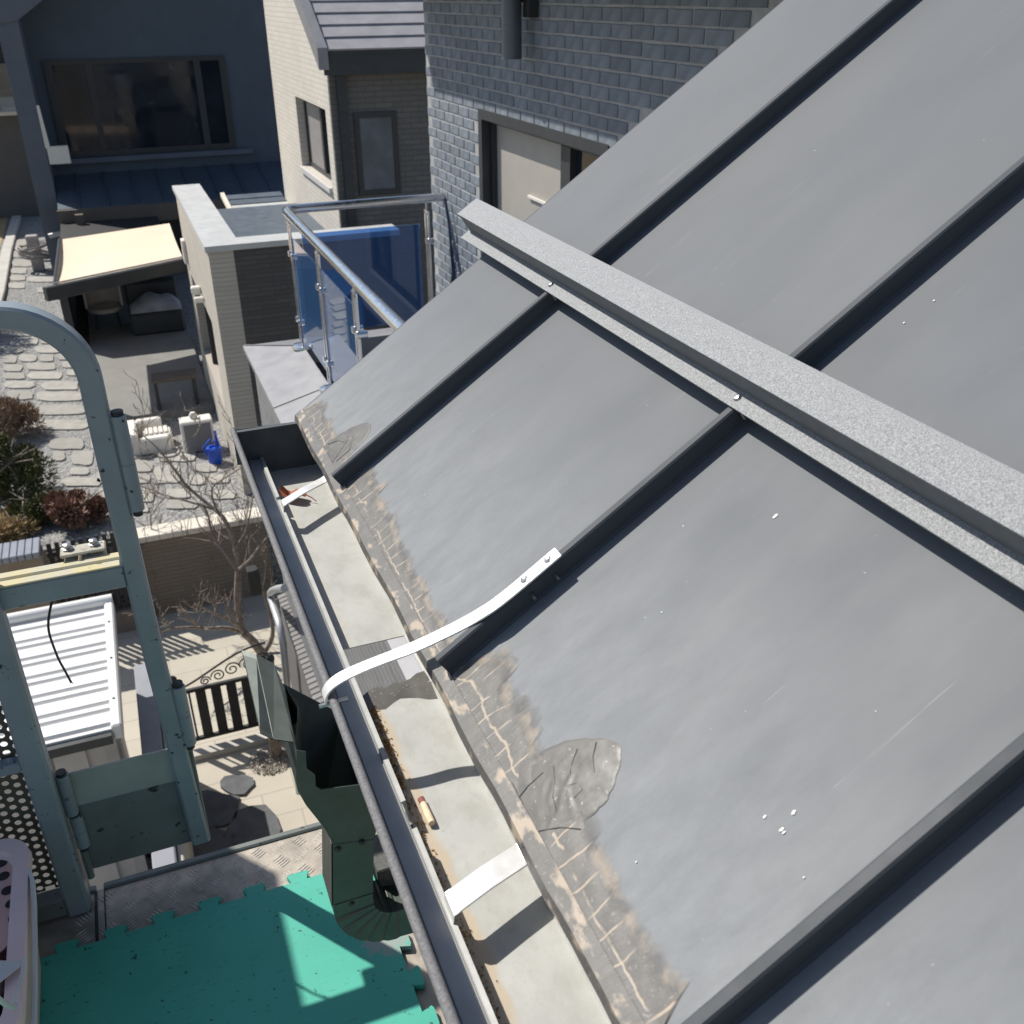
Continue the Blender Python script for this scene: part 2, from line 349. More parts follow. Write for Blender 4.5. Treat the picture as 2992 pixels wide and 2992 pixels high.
def tag(o, label, cat, group=None, kind=None):
    o['label'] = label; o['category'] = cat
    if group: o['group'] = group
    if kind: o['kind'] = kind
    return o
def thing(name, label, cat, loc, group=None):
    o = bpy.data.objects.new(name, None); COL.objects.link(o); o.location = loc; o.empty_display_size = .1
    WM[o.name] = Matrix.Translation(loc); return tag(o, label, cat, group)
def struct(name, mb, m, parent=None):
    o = obj(name, mb, m, parent)
    if parent is None: o['kind'] = 'structure'
    return o
def box(name, a, b, m, parent, r=0, **k):
    mb = MB(); mb.bbox(a, b, r) if r else mb.box(a, b); return obj(name, mb, m, parent, **k)
def T(*v): return Matrix.Translation(Vector(v))
def arc(c, r, a0, a1, n, f):
    return [f(c[0] + r * math.cos(a0 + (a1 - a0) * k / n), c[1] + r * math.sin(a0 + (a1 - a0) * k / n)) for k in range(n + 1)]

GZ, LZ, DZ = -5.3, -6.3, -1.5          # garden terrace, lower lane, lift deck

# ================================================================== SETTING
struct('ground', MB().add([(-900, -400, LZ), (900, -400, LZ), (900, 1500, LZ), (-900, 1500, LZ)], [(0, 1, 2, 3)]), EARTH)
LANE = struct('lane_paving', MB().add([(-4, 2, LZ + .004), (1.6, 2, LZ + .004), (1.6, 10.3, LZ + .004), (-4, 10.3, LZ + .004)], [(0, 1, 2, 3)]), PAVE)
TERR = struct('garden_terrace', MB().box((-30, 10.40, LZ + .002), (12, 90, GZ)), GRAV)
struct('straw_lawn', MB().add([(-12, 20, GZ + .012), (-2.62, 20, GZ + .012), (-2.62, 34, GZ + .012), (-12, 34, GZ + .012)], [(0, 1, 2, 3)]), STRAW)

# ================================================================== NEAR HOUSE with the metal roof
P0 = math.radians(34.5); E0 = Vector((.212, 0, -.58))
ru = Vector((math.cos(P0), 0, math.sin(P0))); rn = Vector((-math.sin(P0), 0, math.cos(P0)))
RF = Matrix(((ru.x, 0, rn.x, E0.x), (ru.y, 1, rn.y, 0), (ru.z, 0, rn.z, E0.z), (0, 0, 0, 1)))   # local (u up slope, y along eave, h off the sheet)
def rp(u, y, h): return RF @ Vector((u, y, h))
house = thing('brick_house', 'grey brick house with grey standing seam metal roof filling the right of the view', 'house', (1.5, 3, LZ))
roof = obj('roof', MB().box((.015, -.9, -.03), (1.9, 1.440, -.0035)), DARKM, house, RF)
seams_y = [1.158, .722, .301, -.13, -.56]
edges = [1.445] + seams_y
for k in range(5):
    y1, y0 = edges[k], edges[k + 1]
    mb = MB(); n = 10; us = [0, .02, .06, .12, .25, .5, .9, 1.4, 1.9]; vs = []; fs = []
    for i in range(n + 1):
        y = y0 + (y1 - y0) * i / n
        for u in us:
            uu = u if u else -.003 + .001 * math.sin(31 * y) + random.uniform(-.0006, .0006)
            vs.append((uu, y, .0006 * math.sin(7 * u + 3 * k) * math.sin(math.pi * i / n)))
    m_ = len(us)
    for i in range(n):
        for j in range(m_ - 1): fs.append((i * m_ + j, i * m_ + j + 1, (i + 1) * m_ + j + 1, (i + 1) * m_ + j))
    fs = [tuple(reversed(f)) for f in fs]
    obj('roof_panel', MB().add(vs, fs), ROOF, roof, RF, smooth=True)
HS, SW = .0225, .0105
def seam_mesh(u0, u1, y):
    prof = [(y + SW + .0016, 0), (y + SW, .003), (y + SW, HS - .002), (y + SW - .002, HS), (y + .0015, HS), (y, HS - .0018), (y, .003), (y - .0016, 0)]
    return MB().loft([[(u, q[0], q[1]) for q in prof] for u in (u0, u0 + .004, .5, 1, u1)])
for k, y in enumerate(seams_y): obj('standing_seam', seam_mesh(.006 + .004 * (k % 3), 1.9, y), SEAM, roof, RF)
obj('verge_trim', MB().add([(0, 1.4455, -.0004), (1.9, 1.4455, -.0004), (1.9, 1.4485, -.0004), (0, 1.4485, -.0004), (0, 1.4455, -.09), (1.9, 1.4455, -.09), (1.9, 1.4485, -.09), (0, 1.4485, -.09)],
    [(0, 1, 2, 3), (3, 2, 6, 7), (0, 3, 7, 4), (1, 0, 4, 5)]), SEAM, roof, RF)
# eave drip folded over the edge, smeared with sealant
mb = MB(); rings = []
for i in range(90):
    y = -.5 + 1.944 * i / 89; w = .0008 * math.sin(37 * y) + random.uniform(-.0006, .0006)
    rings.append([(.010, y, .0026), (-.004 + w, y, .0030 + w * .3), (-.011 + w, y, -.004), (-.010 + w, y, -.014 + w), (-.002, y, -.018)])
obj('drip_edge', mb.loft(rings, False, False), SEALE, roof, RF, smooth=True)
# brushed sealant strip along the eave, uneven upper outline, ridges
def seal_strip(y0, y1, seed, base, amp, outline=False):
    rnd = random.Random(seed); n = int((y1 - y0) / .004); prof = []; ph = [rnd.uniform(0, 6) for _ in range(5)]
    step = 0; sv = 0
    for i in range(n + 1):
        y = y0 + (y1 - y0) * i / n
        if step <= 0: step = rnd.randint(3, 9); sv = rnd.uniform(-.009, .009)
        step -= 1
        e = min(1, i / 3, (n - i) / 3)
        prof.append((y, (base + amp * math.sin(9 * y + ph[0]) + sv + rnd.uniform(-.002, .002)) * (.35 + .65 * e)))
    m_ = 9; vs = []; fs = []; uvs = []
    for i, (y, w) in enumerate(prof):
        for j in range(m_):
            q = j / (m_ - 1); h = .0011 + .0002 * math.sin(160 * y + 9 * q + ph[1]) * math.sin(20 * q + ph[2]) + rnd.uniform(-.00005, .00005)
            h += .0004 * max(0, math.sin(14 * q + ph[3] + 6 * y)) ** 3
            if j == m_ - 1: h = .0007
            vs.append((.002 + w * q, y + .010 * q, h)); uvs.append((y, q))
    for i in range(len(prof) - 1):
        for j in range(m_ - 1): fs.append((i * m_ + j, (i + 1) * m_ + j, (i + 1) * m_ + j + 1, i * m_ + j + 1))
    return MB().add(vs, fs), uvs
for y0, y1, sd_, b_, a_ in ((1.172, 1.435, 3, .036, .004), (.738, 1.150, 5, .047, .008), (.318, .712, 8, .052, .009), (-.12, .292, 9, .045, .008)):
    mb, uvs = seal_strip(y0, y1, sd_, b_, a_); o = obj('sealant_strip', mb, SEAL, roof, RF, smooth=True)
    uvl = o.data.uv_layers.new(name='along_across')
    for lp in o.data.loops: uvl.data[lp.index].uv = uvs[lp.vertex_index]
# thick trowelled sealant patches, fan-shaped, with spatula folds
def onroof(px, py): d = ray(px, py); return RF.inverted() @ (d * (E0.dot(rn) / d.dot(rn)))
def seal_blob(outline, seed, hh=.0017):
    rnd = random.Random(seed); P = [onroof(*p) for p in outline]; P = [Vector((p.x, p.y, 0)) for p in P]
    Q = []
    for i in range(len(P)):
        p0, p1, p2, p3 = P[i - 1], P[i], P[(i + 1) % len(P)], P[(i + 2) % len(P)]
        for k in range(5):
            t = k / 5; Q.append(.5 * ((2 * p1) + (p2 - p0) * t + (2 * p0 - 5 * p1 + 4 * p2 - p3) * t * t + (3 * p1 - p0 - 3 * p2 + p3) * t ** 3) + Vector((rnd.uniform(-1, 1), rnd.uniform(-1, 1), 0)) * .0008)
    c = sum(Q, Vector()) / len(Q); na, nr = len(Q), 22; vs = [(c.x, c.y, hh)]; fs = []; fold = [(rnd.uniform(0, 6.28), rnd.uniform(.3, .9), rnd.uniform(-.02, .02)) for _ in range(5)]
    for r in range(1, nr + 1):
        q = r / nr
        for k in range(na):
            p = c + (Q[k] - c) * q; h = hh * (1 - .55 * q ** 3)
            for a_, w_, o_ in fold:
                dd = (p.x - c.x) * math.cos(a_) + (p.y - c.y) * math.sin(a_) - o_ + .004 * math.sin(70 * (p.x + p.y) + a_)
                h += .0002 * math.exp(-(dd / .0022) ** 2) * (1 - q * .6) - .00015 * math.exp(-((dd - .0035) / .0020) ** 2)
            h += rnd.uniform(-.00008, .00008); h = max(h, .0010) if r < nr else .0006
            vs.append((max(.001, p.x), p.y, h))
    for k in range(na): fs.append((0, 1 + k, 1 + (k + 1) % na))
    for r in range(nr - 1):
        for k in range(na):
            j = (k + 1) % na; fs.append((1 + r * na + k, 1 + (r + 1) * na + k, 1 + (r + 1) * na + j, 1 + r * na + j))
    if sum(Q[k].cross(Q[(k + 1) % na]).z for k in range(na)) < 0: fs = [tuple(reversed(f)) for f in fs]
    return MB().add(vs, fs)
SEALP = mat('sealant_plain', (.098, .093, .085), .5, 0, .25, 40, .10, 60, .002, chips=(.34, .31, .27), chip_at=.66, chip_scale=260)
obj('sealant_patch', seal_blob([(1500, 2295), (1560, 2215), (1650, 2168), (1750, 2158), (1812, 2182), (1808, 2250), (1775, 2335), (1715, 2395), (1640, 2440), (1565, 2490), (1525, 2440)], 6), SEALP, roof, RF, smooth=True)
obj('sealant_patch', seal_blob([(931, 1313), (973, 1284), (1018, 1255), (1068, 1236), (1084, 1246), (1076, 1271), (1039, 1313), (997, 1354), (958, 1380), (944, 1346)], 4), SEALP, roof, RF, smooth=True)
# wrinkles and dried primer streaks lying on the sealant
def scrib(pts, r, m, nm):
    obj(nm, MB().tube([(u, y, .0017) for u, y in pts], r, 5), m, roof, RF)
rnd = random.Random(12)
lines = [[(1620, 2240), (1625, 2290), (1618, 2330), (1630, 2375)], [(1690, 2190), (1672, 2240), (1668, 2275)], [(1745, 2170), (1735, 2215), (1740, 2260)], [(1590, 2260), (1545, 2300), (1505, 2350)], [(1655, 2300), (1690, 2290), (1705, 2310), (1680, 2335)],
         [(1530, 2480), (1580, 2430), (1640, 2420), (1700, 2425)], [(1500, 2290), (1530, 2350), (1540, 2420)], [(960, 1370), (990, 1330), (1010, 1300), (1020, 1275)], [(985, 1350), (1020, 1320), (1035, 1290), (1030, 1270)], [(960, 1300), (990, 1290), (1010, 1295)]]
for k, ln_ in enumerate(lines):
    scrib([(lambda q: (q.x, q.y))(onroof(*p)) for p in ln_], .0003, BLACK if k % 2 else SEALP, 'sealant_wrinkle')
rnd = random.Random(44); SPECK = mat('white_paint_speck', (.85, .84, .80), .7, 0, .05, 50)
for (px, py, s_) in ((2235, 2388, .0022), (2320, 2375, .0026), (2285, 2425, .0026), (2292, 2434, .0018), (2730, 880, .0018), (2642, 945, .0015), (2266, 1510, .0035), (2350, 2565, .001), (1860, 2520, .0012), (1935, 1790, .001), (2560, 2080, .0008)):
    d = ray(px, py); P = d * (E0.dot(rn) / d.dot(rn)); q = RF.inverted() @ P
    vs = [(q.x + s_ * rnd.uniform(.5, 1) * math.cos(a), q.y + .6 * s_ * rnd.uniform(.5, 1) * math.sin(a), .0009) for a in [k * .9 for k in range(7)]]
    obj('paint_speck', MB().prism(vs, (0, 0, .0001)), SPECK, roof, RF)

# ---- upper brick wall of the house, plane X = 2.25, with its window
WX = 2.25
wall = obj('upper_wall', MB().box((WX + .012, 3.0, -2.6), (WX + .3, 4.44, 1.6)).box((WX + .012, 6.26, -2.6), (WX + .3, 7.352, 1.6))
           .box((WX + .012, 4.44, -.66), (WX + .3, 6.26, 1.6)).box((WX + .012, 4.44, -2.6), (WX + .3, 6.26, -2.45)), MORT, house)
bl, bh, jt = .19, .057, .010
bm_ = bpy.data.meshes.new('brick'); q = .0025
vs = [(0, -bl / 2, -bh / 2), (0, bl / 2, -bh / 2), (0, bl / 2, bh / 2), (0, -bl / 2, bh / 2), (-.0055, -bl / 2 + q, -bh / 2 + q), (-.0055, bl / 2 - q, -bh / 2 + q), (-.0055, bl / 2 - q, bh / 2 - q), (-.0055, -bl / 2 + q, bh / 2 - q)]
bm_.from_pydata(vs, [], [(4, 7, 6, 5), (0, 3, 7, 4), (3, 2, 6, 7), (2, 1, 5, 6), (1, 0, 4, 5)]); bm_.materials.append(BRK)
cand = []; rest = MB()
for r in range(-38, 9):
    z = r * (bh + jt) + .033; y = 7.352 - bl / 2 - (.1 if r % 2 else 0)
    while y > 3.0:
        if not (4.44 - .08 < y < 6.26 + .08 and -2.45 < z < -.66):
            px, py = proj((WX, y, z)); vis = -60 < py < 1300 and px < 2240 - (py) * 1.12 + 40 and px > 1150
            if vis: cand.append((math.hypot(WX, y), y, z))
        y -= bl + jt
cand.sort()
for k, (d, y, z) in enumerate(cand):
    M = T(WX + .0125, y + random.uniform(-.002, .002), z + random.uniform(-.0015, .0015))
    if k < 300: obj('brick', None, BRK, wall, M, mesh=bm_)
    else: rest.add([M @ Vector(v) for v in vs], [(4, 7, 6, 5), (0, 3, 7, 4), (3, 2, 6, 7), (2, 1, 5, 6), (1, 0, 4, 5)])
if rest.v: obj('brick_field', rest, BRK, wall, stuff=True)
win = obj('window', MB().box((WX + .06, 4.44, -2.45), (WX + .12, 6.26, -2.39)).box((WX + .06, 4.44, -.74), (WX + .12, 6.26, -.66)).box((WX + .06, 6.16, -2.39), (WX + .12, 6.26, -.74))
          .box((WX + .06, 4.44, -2.39), (WX + .12, 4.52, -.74)).box((WX + .055, 4.98, -2.39), (WX + .13, 5.10, -.74)), FRAME, house)
box('window_pane', (WX + .09, 5.10, -2.39), (WX + .097, 6.16, -.74), PANEB, win)
box('window_pane', (WX + .09, 4.52, -2.39), (WX + .097, 4.98, -.74), PANE, win)
obj('lintel_trim', MB().box((WX + .002, 4.44, -.715), (WX + .058, 6.262, -.657)).box((WX + .002, 6.20, -2.45), (WX + .058, 6.262, -.715)), DARKM, win)
obj('sash_handle', MB().box((WX + .075, 5.16, -1.10), (WX + .088, 5.62, -1.085)), ACW, win)
# eave of the upper roof that shades the wall, and the round rain pipe stub
obj('upper_eave', MB().prism([(1.88, 2.6, .10), (1.88, 2.6, .26), (2.7, 2.6, .75), (2.7, 2.6, .10)], (0, 5.05, 0)), DARKM, house)
pipe_c = pX(1540, 80, WX - .10)
pp = obj('rain_pipe', MB().lathe((WX - .10, 5.42, 0), [(.048, -.33), (.055, -.33), (.055, .9), (.048, .9)], 20), mat('dark_blue_grey_pipe', (.12, .14, .17), .35, .2, .05, 6), house, smooth=True)
obj('pipe_bracket', MB().box((WX - .05, 5.37, -.06), (WX + .02, 5.40, .02)).box((WX - .05, 5.30, -.13), (WX + .004, 5.38, -.03)), DARKM, pp)
obj('hanging_cable', MB().tube([pX(*p, WX - .03) for p in ((1300, 580), (1312, 660), (1318, 720), (1325, 790), (1322, 850))], [.010, .008, .011, .014, .02], 6), mat('navy_cord', (.03, .05, .10), .6), house)
# ---- balcony below it: parapet with metal cap, floor, lower walls
par = obj('parapet_wall', MB().box((.80, -1.5, -4.62), (1.08, 7.44, -2.40)).box((1.08, 7.16, -4.62), (2.2, 7.44, -2.40)), BRKF, house)
vsA = [(.745, -1, -2.395), (.745, 7.505, -2.395), (2.25, 7.505, -2.395), (2.25, 7.02, -2.295), (1.125, 7.02, -2.295), (1.125, -1, -2.295),
       (.745, -1, -2.43), (.745, 7.505, -2.43), (2.25, 7.505, -2.43), (1.135, -1, -2.43), (1.135, 7.0, -2.43), (2.25, 7.0, -2.43), (.925, 7.29, -2.335), (.935, 4.9, -2.345)]
cap = obj('parapet_cap', MB().add(vsA[:12], [(0, 5, 4, 1), (1, 4, 3, 2), (0, 1, 7, 6), (1, 2, 8, 7), (5, 9, 10, 4), (4, 10, 11, 3)]), CAP, house)
for y in (6.12, 4.3): obj('cap_joint', MB().prism([(.745, y, -2.392), (1.123, y, -2.293), (1.123, y + .03, -2.292), (.745, y + .03, -2.391)], (0, 0, .003)), CAP, cap)
obj('cap_joint', MB().prism([(.745, 7.505, -2.3925), (.765, 7.505, -2.391), (1.135, 7.02, -2.2925), (1.115, 7.02, -2.2925)], (0, 0, .004)), CAP, cap)
box('balcony_floor', (1.08, -1, -2.75), (2.262, 7.16, -2.62), CONCB, house)
low = obj('lower_wall', MB().box((.745, -1.5, LZ), (.83, 7.46, -4.70)).box((.83, 7.16, LZ), (2.2, 7.46, -4.62)), BRKLO, house)
rmesh = bpy.data.meshes.new('rowlock_brick'); mb = MB().bbox((-.006, -.029, -.11), (.085, .029, 0), .006)
rmesh.from_pydata(mb.v, [], mb.f); rmesh.materials.append(mat('rowlock_brick', (.24, .23, .225), .85, 0, .15, 9, .3, 90, .003, perobj=.4))
for k in range(62): obj('rowlock_brick', None, None, low, T(.735, 7.40 - k * .067, -4.615) @ Matrix.Rotation(-.25, 4, 'Y'), mesh=rmesh)
box('soffit', (.42, -.9, -.86), (2.2, 1.40, -.80), DARKM, house)

# ---- blue glass balustrade
bal = thing('glass_balustrade', 'blue tinted glass balustrade with round steel handrail on the balcony', 'balustrade', (1.12, 7.0, -2.3))
RX, RY, RZ = 1.10, 7.035, -1.325
obj('handrail', MB().tube([(2.25, RY, RZ), (1.20, RY, RZ), (1.135, RY - .012, RZ), (RX + .008, RY - .045, RZ), (RX, RY - .11, RZ), (RX, 4.2, RZ), (RX, 2.4, RZ)], .031, 14), STEEL, bal, smooth=True)
def post(x, y):
    p = obj('post', MB().box((x - .006, y - .045, -2.29), (x + .006, y - .020, -1.42)).box((x - .006, y + .020, -2.29), (x + .006, y + .045, -1.42)).box((x - .006, y - .05, -1.43), (x + .006, y + .05, -1.41)).tube([(x, y, -1.42), (x, y, RZ)], .008, 8), STEEL, bal)
    obj('base_cover', MB().lathe((x, y, -2.30), [(.075, 0), (.07, .02), (.04, .03)], 14), STEEL, p, smooth=True)
    return p
for (x, y, sgn) in ((1.115, 7.00, 0), (1.115, 6.05, 0), (1.115, 5.10, 0), (2.12, RY, 1)):
    p = post(x, y)
    for z in (-1.63, -2.10):
        for d in ((-.05, .05) if not sgn else (0,)):
            obj('glass_clamp', MB().lathe((x + .012, y + d, z), [(.008, -.03), (.022, -.03), (.022, .03), (.008, .03)], 10, 'X'), STEEL, p, smooth=True)
box('glass_pane', (1.118, 6.10, -2.20), (1.126, 6.93, -1.50), GLASSB, bal)
box('glass_pane', (1.118, 5.15, -2.20), (1.126, 6.00, -1.50), GLASSB, bal)
box('glass_pane', (1.20, RY - .004, -2.22), (2.06, RY + .004, -1.50), GLASSB, bal)
tank = thing('storage_box', 'blue plastic storage box on the balcony behind the tinted glass', 'box', (1.55, 5.6, -2.62))
obj('body', MB().bbox((1.27, 5.15, -2.615), (1.85, 5.95, -2.28), .02), BLUET, tank); obj('lid', MB().bbox((1.255, 5.135, -2.275), (1.865, 5.965, -2.24), .01), BLUET, tank)

# ================================================================== GUTTER and its straps
gut = thing('gutter', 'open grey sheet metal gutter with cut out hole along the eave', 'gutter', (.17, .7, -.68))
GF = -.677
outer = [(.1250, -.655), (.128, -.655), (.129, -.653), (.146, -.653), (.147, -.649)]
def sheet(prof, y0, y1, th=.0012, ny=2):
    mb = MB(); n = len(prof)
    for sgn in (1,):
        rings = []
        for k in range(ny + 1):
            y = y0 + (y1 - y0) * k / ny
            rings.append([(x, y, z) for x, z in prof] + [(x, y, z - th) for x, z in reversed(prof)])
        mb.loft(rings)
    return mb
lip = [(.1465, -.6495), (.1515, -.6485), (.1525, -.655), (.1535, GF + .003), (.156, GF)]
inner = [(.156, GF), (.234, GF), (.2365, GF + .003), (.238, -.615), (.2345, -.600)]
obj('outer_trough', sheet(outer, -.55, 1.462), mat('gutter_outer_blue', (.33, .335, .33), .5, .2, .1, 14, .1, 60), gut)
obj('outer_wall', MB().prism([(.1118, -.55, -.597), (.1131, -.55, -.597), (.1262, -.55, -.6545), (.1246, -.55, -.6560)], (0, 2.0105, 0)), mat('gutter_outer_face', (.33, .335, .33), .5, .2, .1, 14), gut)
LIPM = mat('lip_grey', (.36, .36, .345), .55, .1, .12, 30)
for a, b_ in ((-.55, .62), (.655, 1.30), (1.31, 1.46)): obj('inner_lip', sheet(lip, a, b_), LIPM, gut)
H0, H1 = .845, .944
obj('trough_floor', sheet(inner, -.55, H0), GUT, gut); obj('trough_floor', sheet(inner, H1, 1.46), GUT, gut)
obj('back_flange', sheet([(.232, GF - .0005), (.2365, GF + .003), (.238, -.615), (.2345, -.600)], H0, H1), GUT, gut)
rnd = random.Random(5)
obj('torn_sealant', MB().loft([[(.157 + q * .0095, H0 + .002 + rnd.uniform(-.004, .003) + q * .0026 + .004 * math.sin(q * .9), GF + .001 + rnd.uniform(0, .0025)) for q in range(9)],
                               [(.157 + q * .0095, H0 - .012 + rnd.uniform(-.003, .003) + q * .003, GF + .002 + rnd.uniform(0, .002)) for q in range(9)],
                               [(.157 + q * .0095, H0 - .020 + rnd.uniform(-.004, .003) - .006 * math.sin(q), GF + .0002) for q in range(9)]], False, False), SEALP, gut, smooth=True)
obj('rolled_bead', MB().tube([(.1125, y, -.5985) for y in (-.55, 0, .5, 1, 1.466)], .0043, 14), BEAD, gut, smooth=True)
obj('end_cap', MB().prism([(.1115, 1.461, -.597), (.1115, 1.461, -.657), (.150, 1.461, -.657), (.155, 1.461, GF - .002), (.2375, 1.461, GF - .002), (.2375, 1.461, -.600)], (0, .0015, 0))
    .box((.116, 1.452, -.6005), (.236, 1.461, -.5985)), mat('shade_dark_end_plate', (.075, .085, .09), .6, 0, .2, 30), gut)  # deep shade at the trough end put into the plate colour
def strap(px4, name_label, m, wid):
    a, b = px4; P, Q = pZ(*a, -.640), pZ(*b, -.640); P.x = .1495; mb = MB(); d = Vector((0, wid / 2, 0))
    pts = [Vector((.1485, P.y, -.652)), Vector((.150, P.y, -.641)), Vector((.154, P.y, -.639)), P.lerp(Q, .5) + Vector((0, 0, .001)), Q, Q + Vector((.012, .001, .006))]
    rings = [[p - d, p + d, p + d + Vector((0, 0, .0018)), p - d + Vector((0, 0, .0018))] for p in pts]
    o = obj('gutter_strap', mb.loft(rings), m); return tag(o, name_label, 'strap', 'flat gutter straps')
strap(((1315, 2642), (1523, 2500)), 'bright flat metal strap bridging the gutter beside the large sealant patch', ALU, .024)
strap(((815, 1473), (943, 1406)), 'narrow white flat strap bridging the gutter beside the dead leaf', ALU, .019)
# a strap just outside the frame, whose shadow falls across the trough below the cigarette
strap(((1120, 2210), (1330, 2080)), 'x', ALU, .0135) if False else None
# long curved strap: seam top to gutter bead
cs = thing('curved_strap', 'long white curved aluminium strap screwed to a roof seam and hooked over the gutter', 'strap', (.2, .74, -.58))
ctrl = [rp(.163, .7275, HS + .0012), rp(.13, .7275, HS + .0012), rp(.098, .7275, HS + .0014), rp(.076, .7285, HS + .0025)]
ctrl += [Vector(v) for v in ((.235, .744, -.5390), (.195, .764, -.5660), (.165, .769, -.5745), (.138, .766, -.5775), (.122, .765, -.5815), (.111, .765, -.5880), (.1062, .766, -.5975), (.1072, .766, -.606))]
def smoothp(P, n=2):
    for _ in range(n):
        o = [P[0]]
        for a, b in zip(P, P[1:]): o += [a.lerp(b, .25), a.lerp(b, .75)]
        P = o + [P[-1]]
    return P
sp = smoothp(ctrl); rings = []
for i, p in enumerate(sp):
    t = (sp[min(i + 1, len(sp) - 1)] - sp[max(i - 1, 0)]).normalized(); d = Vector((0, 1, 0)); d = (d - t * d.dot(t)).normalized(); w = t.cross(d)
    if w.z < 0: w = -w
    if p.x < .1095: w = Vector((-1, 0, .4)).normalized()
    rings.append([p - d * .0075, p + d * .0075, p + d * .0075 + w * .0018, p - d * .0075 + w * .0018])
obj('strip', MB().loft(rings), ALU, cs)
for u in (.151, .122):
    obj('screw', MB().lathe((u, .7275, HS + .0028), [(.0042, 0), (.0042, .0008), (.0031, .0012), (.0028, .003), (.0015, .0036), (.0001, .0034)], 14), SCREW, cs, RF, smooth=True)
    obj('screw', MB().tube([(u - .004, .7216, .012), (u - .004, .714, .010)], .0016, 8), SCREW, cs, RF)
obj('screw', MB().tube([(.099, .760, -.604), (.118, .760, -.603), (.127, .760, -.603)], .0022, 8), SCREW, cs)

# debris in the gutter
lf = thing('dead_leaf', 'curled rust brown dead leaf lying in the gutter by the end cap', 'leaf', (.175, 1.33, GF))
vs = []; fs = []
for i in range(9):
    for j in range(7):
        a, b_ = i / 8 - .5, j / 6 - .5; w = .7 - 1.2 * abs(a) ** 1.6
        vs.append((.176 + .034 * a + .006 * b_, 1.345 + .040 * b_ * w - .02 * a, GF + .007 + .010 * math.sin(5 * b_ + 2 * a) * b_ + .012 * abs(a) + .004 * math.sin(9 * a)))
for i in range(8):
    for j in range(6): fs.append((i * 7 + j, (i + 1) * 7 + j, (i + 1) * 7 + j + 1, i * 7 + j + 1))
obj('blade', MB().add(vs, fs), LEAFD, lf, smooth=True); obj('stalk', MB().tube([(.192, 1.335, GF + .012), (.200, 1.33, GF + .008), (.206, 1.322, GF + .004)], .0008, 5), LEAFD, lf)
cg = thing('cigarette_butt', 'old cigarette butt lying in the gutter below the strap shadow', 'cigarette', (.163, .60, GF))
a, b_ = pZ(1230, 2335, GF + .004), pZ(1262, 2407, GF + .004); a.z = b_.z = GF + .0045; mid = a.lerp(b_, .2)
obj('paper', MB().tube([mid, mid.lerp(b_, .5), b_], [.0032, .0036, .0034], 10), CIG, cg, smooth=True); obj('filter', MB().tube([a, mid], .0033, 10), CIGT, cg, smooth=True)
rnd = random.Random(21); mb = MB()
for k in range(900):
    y = rnd.choice((rnd.uniform(.70, .845), rnd.uniform(.40, .845))); x = .1575 + abs(rnd.gauss(0, .0035)) + (.004 if y > .74 else 0) * rnd.random()
    s_ = rnd.uniform(.0005, .0016); c = Vector((x, y, GF + s_ * .6)); 
    mb.add([c + Vector((rnd.uniform(-1, 1), rnd.uniform(-1, 1), rnd.uniform(-.6, 1))) * s_ * 1.3 for _ in range(4)], [(0, 1, 2), (0, 2, 3), (0, 3, 1), (1, 3, 2)])
tag(obj('rusty_grit', mb, RUST), 'rusty orange grit and crumbs along the gutter lip', 'grit', kind='stuff')

# ================================================================== SNOW GUARD
sg = thing('snow_guard', 'embossed galvanised steel snow guard rail crossing the metal roof', 'snow guard', tuple(rp(.4, .8, 0)))
obj('lower_flange', MB().box((.3745, -.9, .0240), (.3960, 1.500, .0262)), STUC, sg, RF)
obj('web', MB().box((.3935, -.9, .0263), (.3957, 1.504, .0570)), mat('rail_web_grey', (.13, .145, .16), .6, 0, .06, 30), sg, RF)
obj('upper_flange', MB().prism([(.3925, -.9, .0572), (.4235, -.9, .0572), (.4238, -.9, .0566), (.4315, -.9, .0566), (.4315, -.9, .0548), (.3925, -.9, .0550)], (0, 2.404, 0)), STUC, sg, RF)
obj('back_lip', MB().box((.4302, -.9, .0400), (.4318, 1.470, .0547)), STUC, sg, RF)
for k, y in enumerate(seams_y[:4]):
    obj('seam_clamp', MB().bbox((.376, y - .008, .010), (.392, y - .001, .0238), .001), SCREW, sg, RF)
    obj('screw', MB().lathe((.385, y + .005, .0262), [(.004, 0), (.004, .0008), (.0028, .0025), (.0001, .003)], 12), SCREW, sg, RF, smooth=True)

# ================================================================== DOWNSPOUT
ds = thing('downspout', 'dark green sheet metal downspout with torn open hopper hanging under the gutter', 'downspout', (.14, .95, -1.3))
HZ = -.88
tl, tr, br, bl_ = pZ(862, 2110, HZ), pZ(1010, 2085, HZ), pZ(1072, 2288, HZ), pZ(925, 2310, HZ)
ft = [Vector(v) for v in (bl_, br)]
def xz(px, py, y): return pY(px, py, y)
YF = .942; DEP = .058
f0, f1 = xz(972, 2465, YF), xz(1092, 2450, YF); g0, g1 = xz(973, 2648, YF), xz(1088, 2612, YF)
bk = Vector((0, DEP, 0)); bkT = Vector((0, .145, 0))
tfl, tfr = xz(928, 2308, YF), xz(1072, 2288, YF); lw0, lw1 = xz(862, 2330, YF + .0), xz(880, 2370, YF)
th = .0014
def plate(poly, d, m, nm, par, sm=False): return obj(nm, MB().prism(poly, d), m, par, smooth=sm)
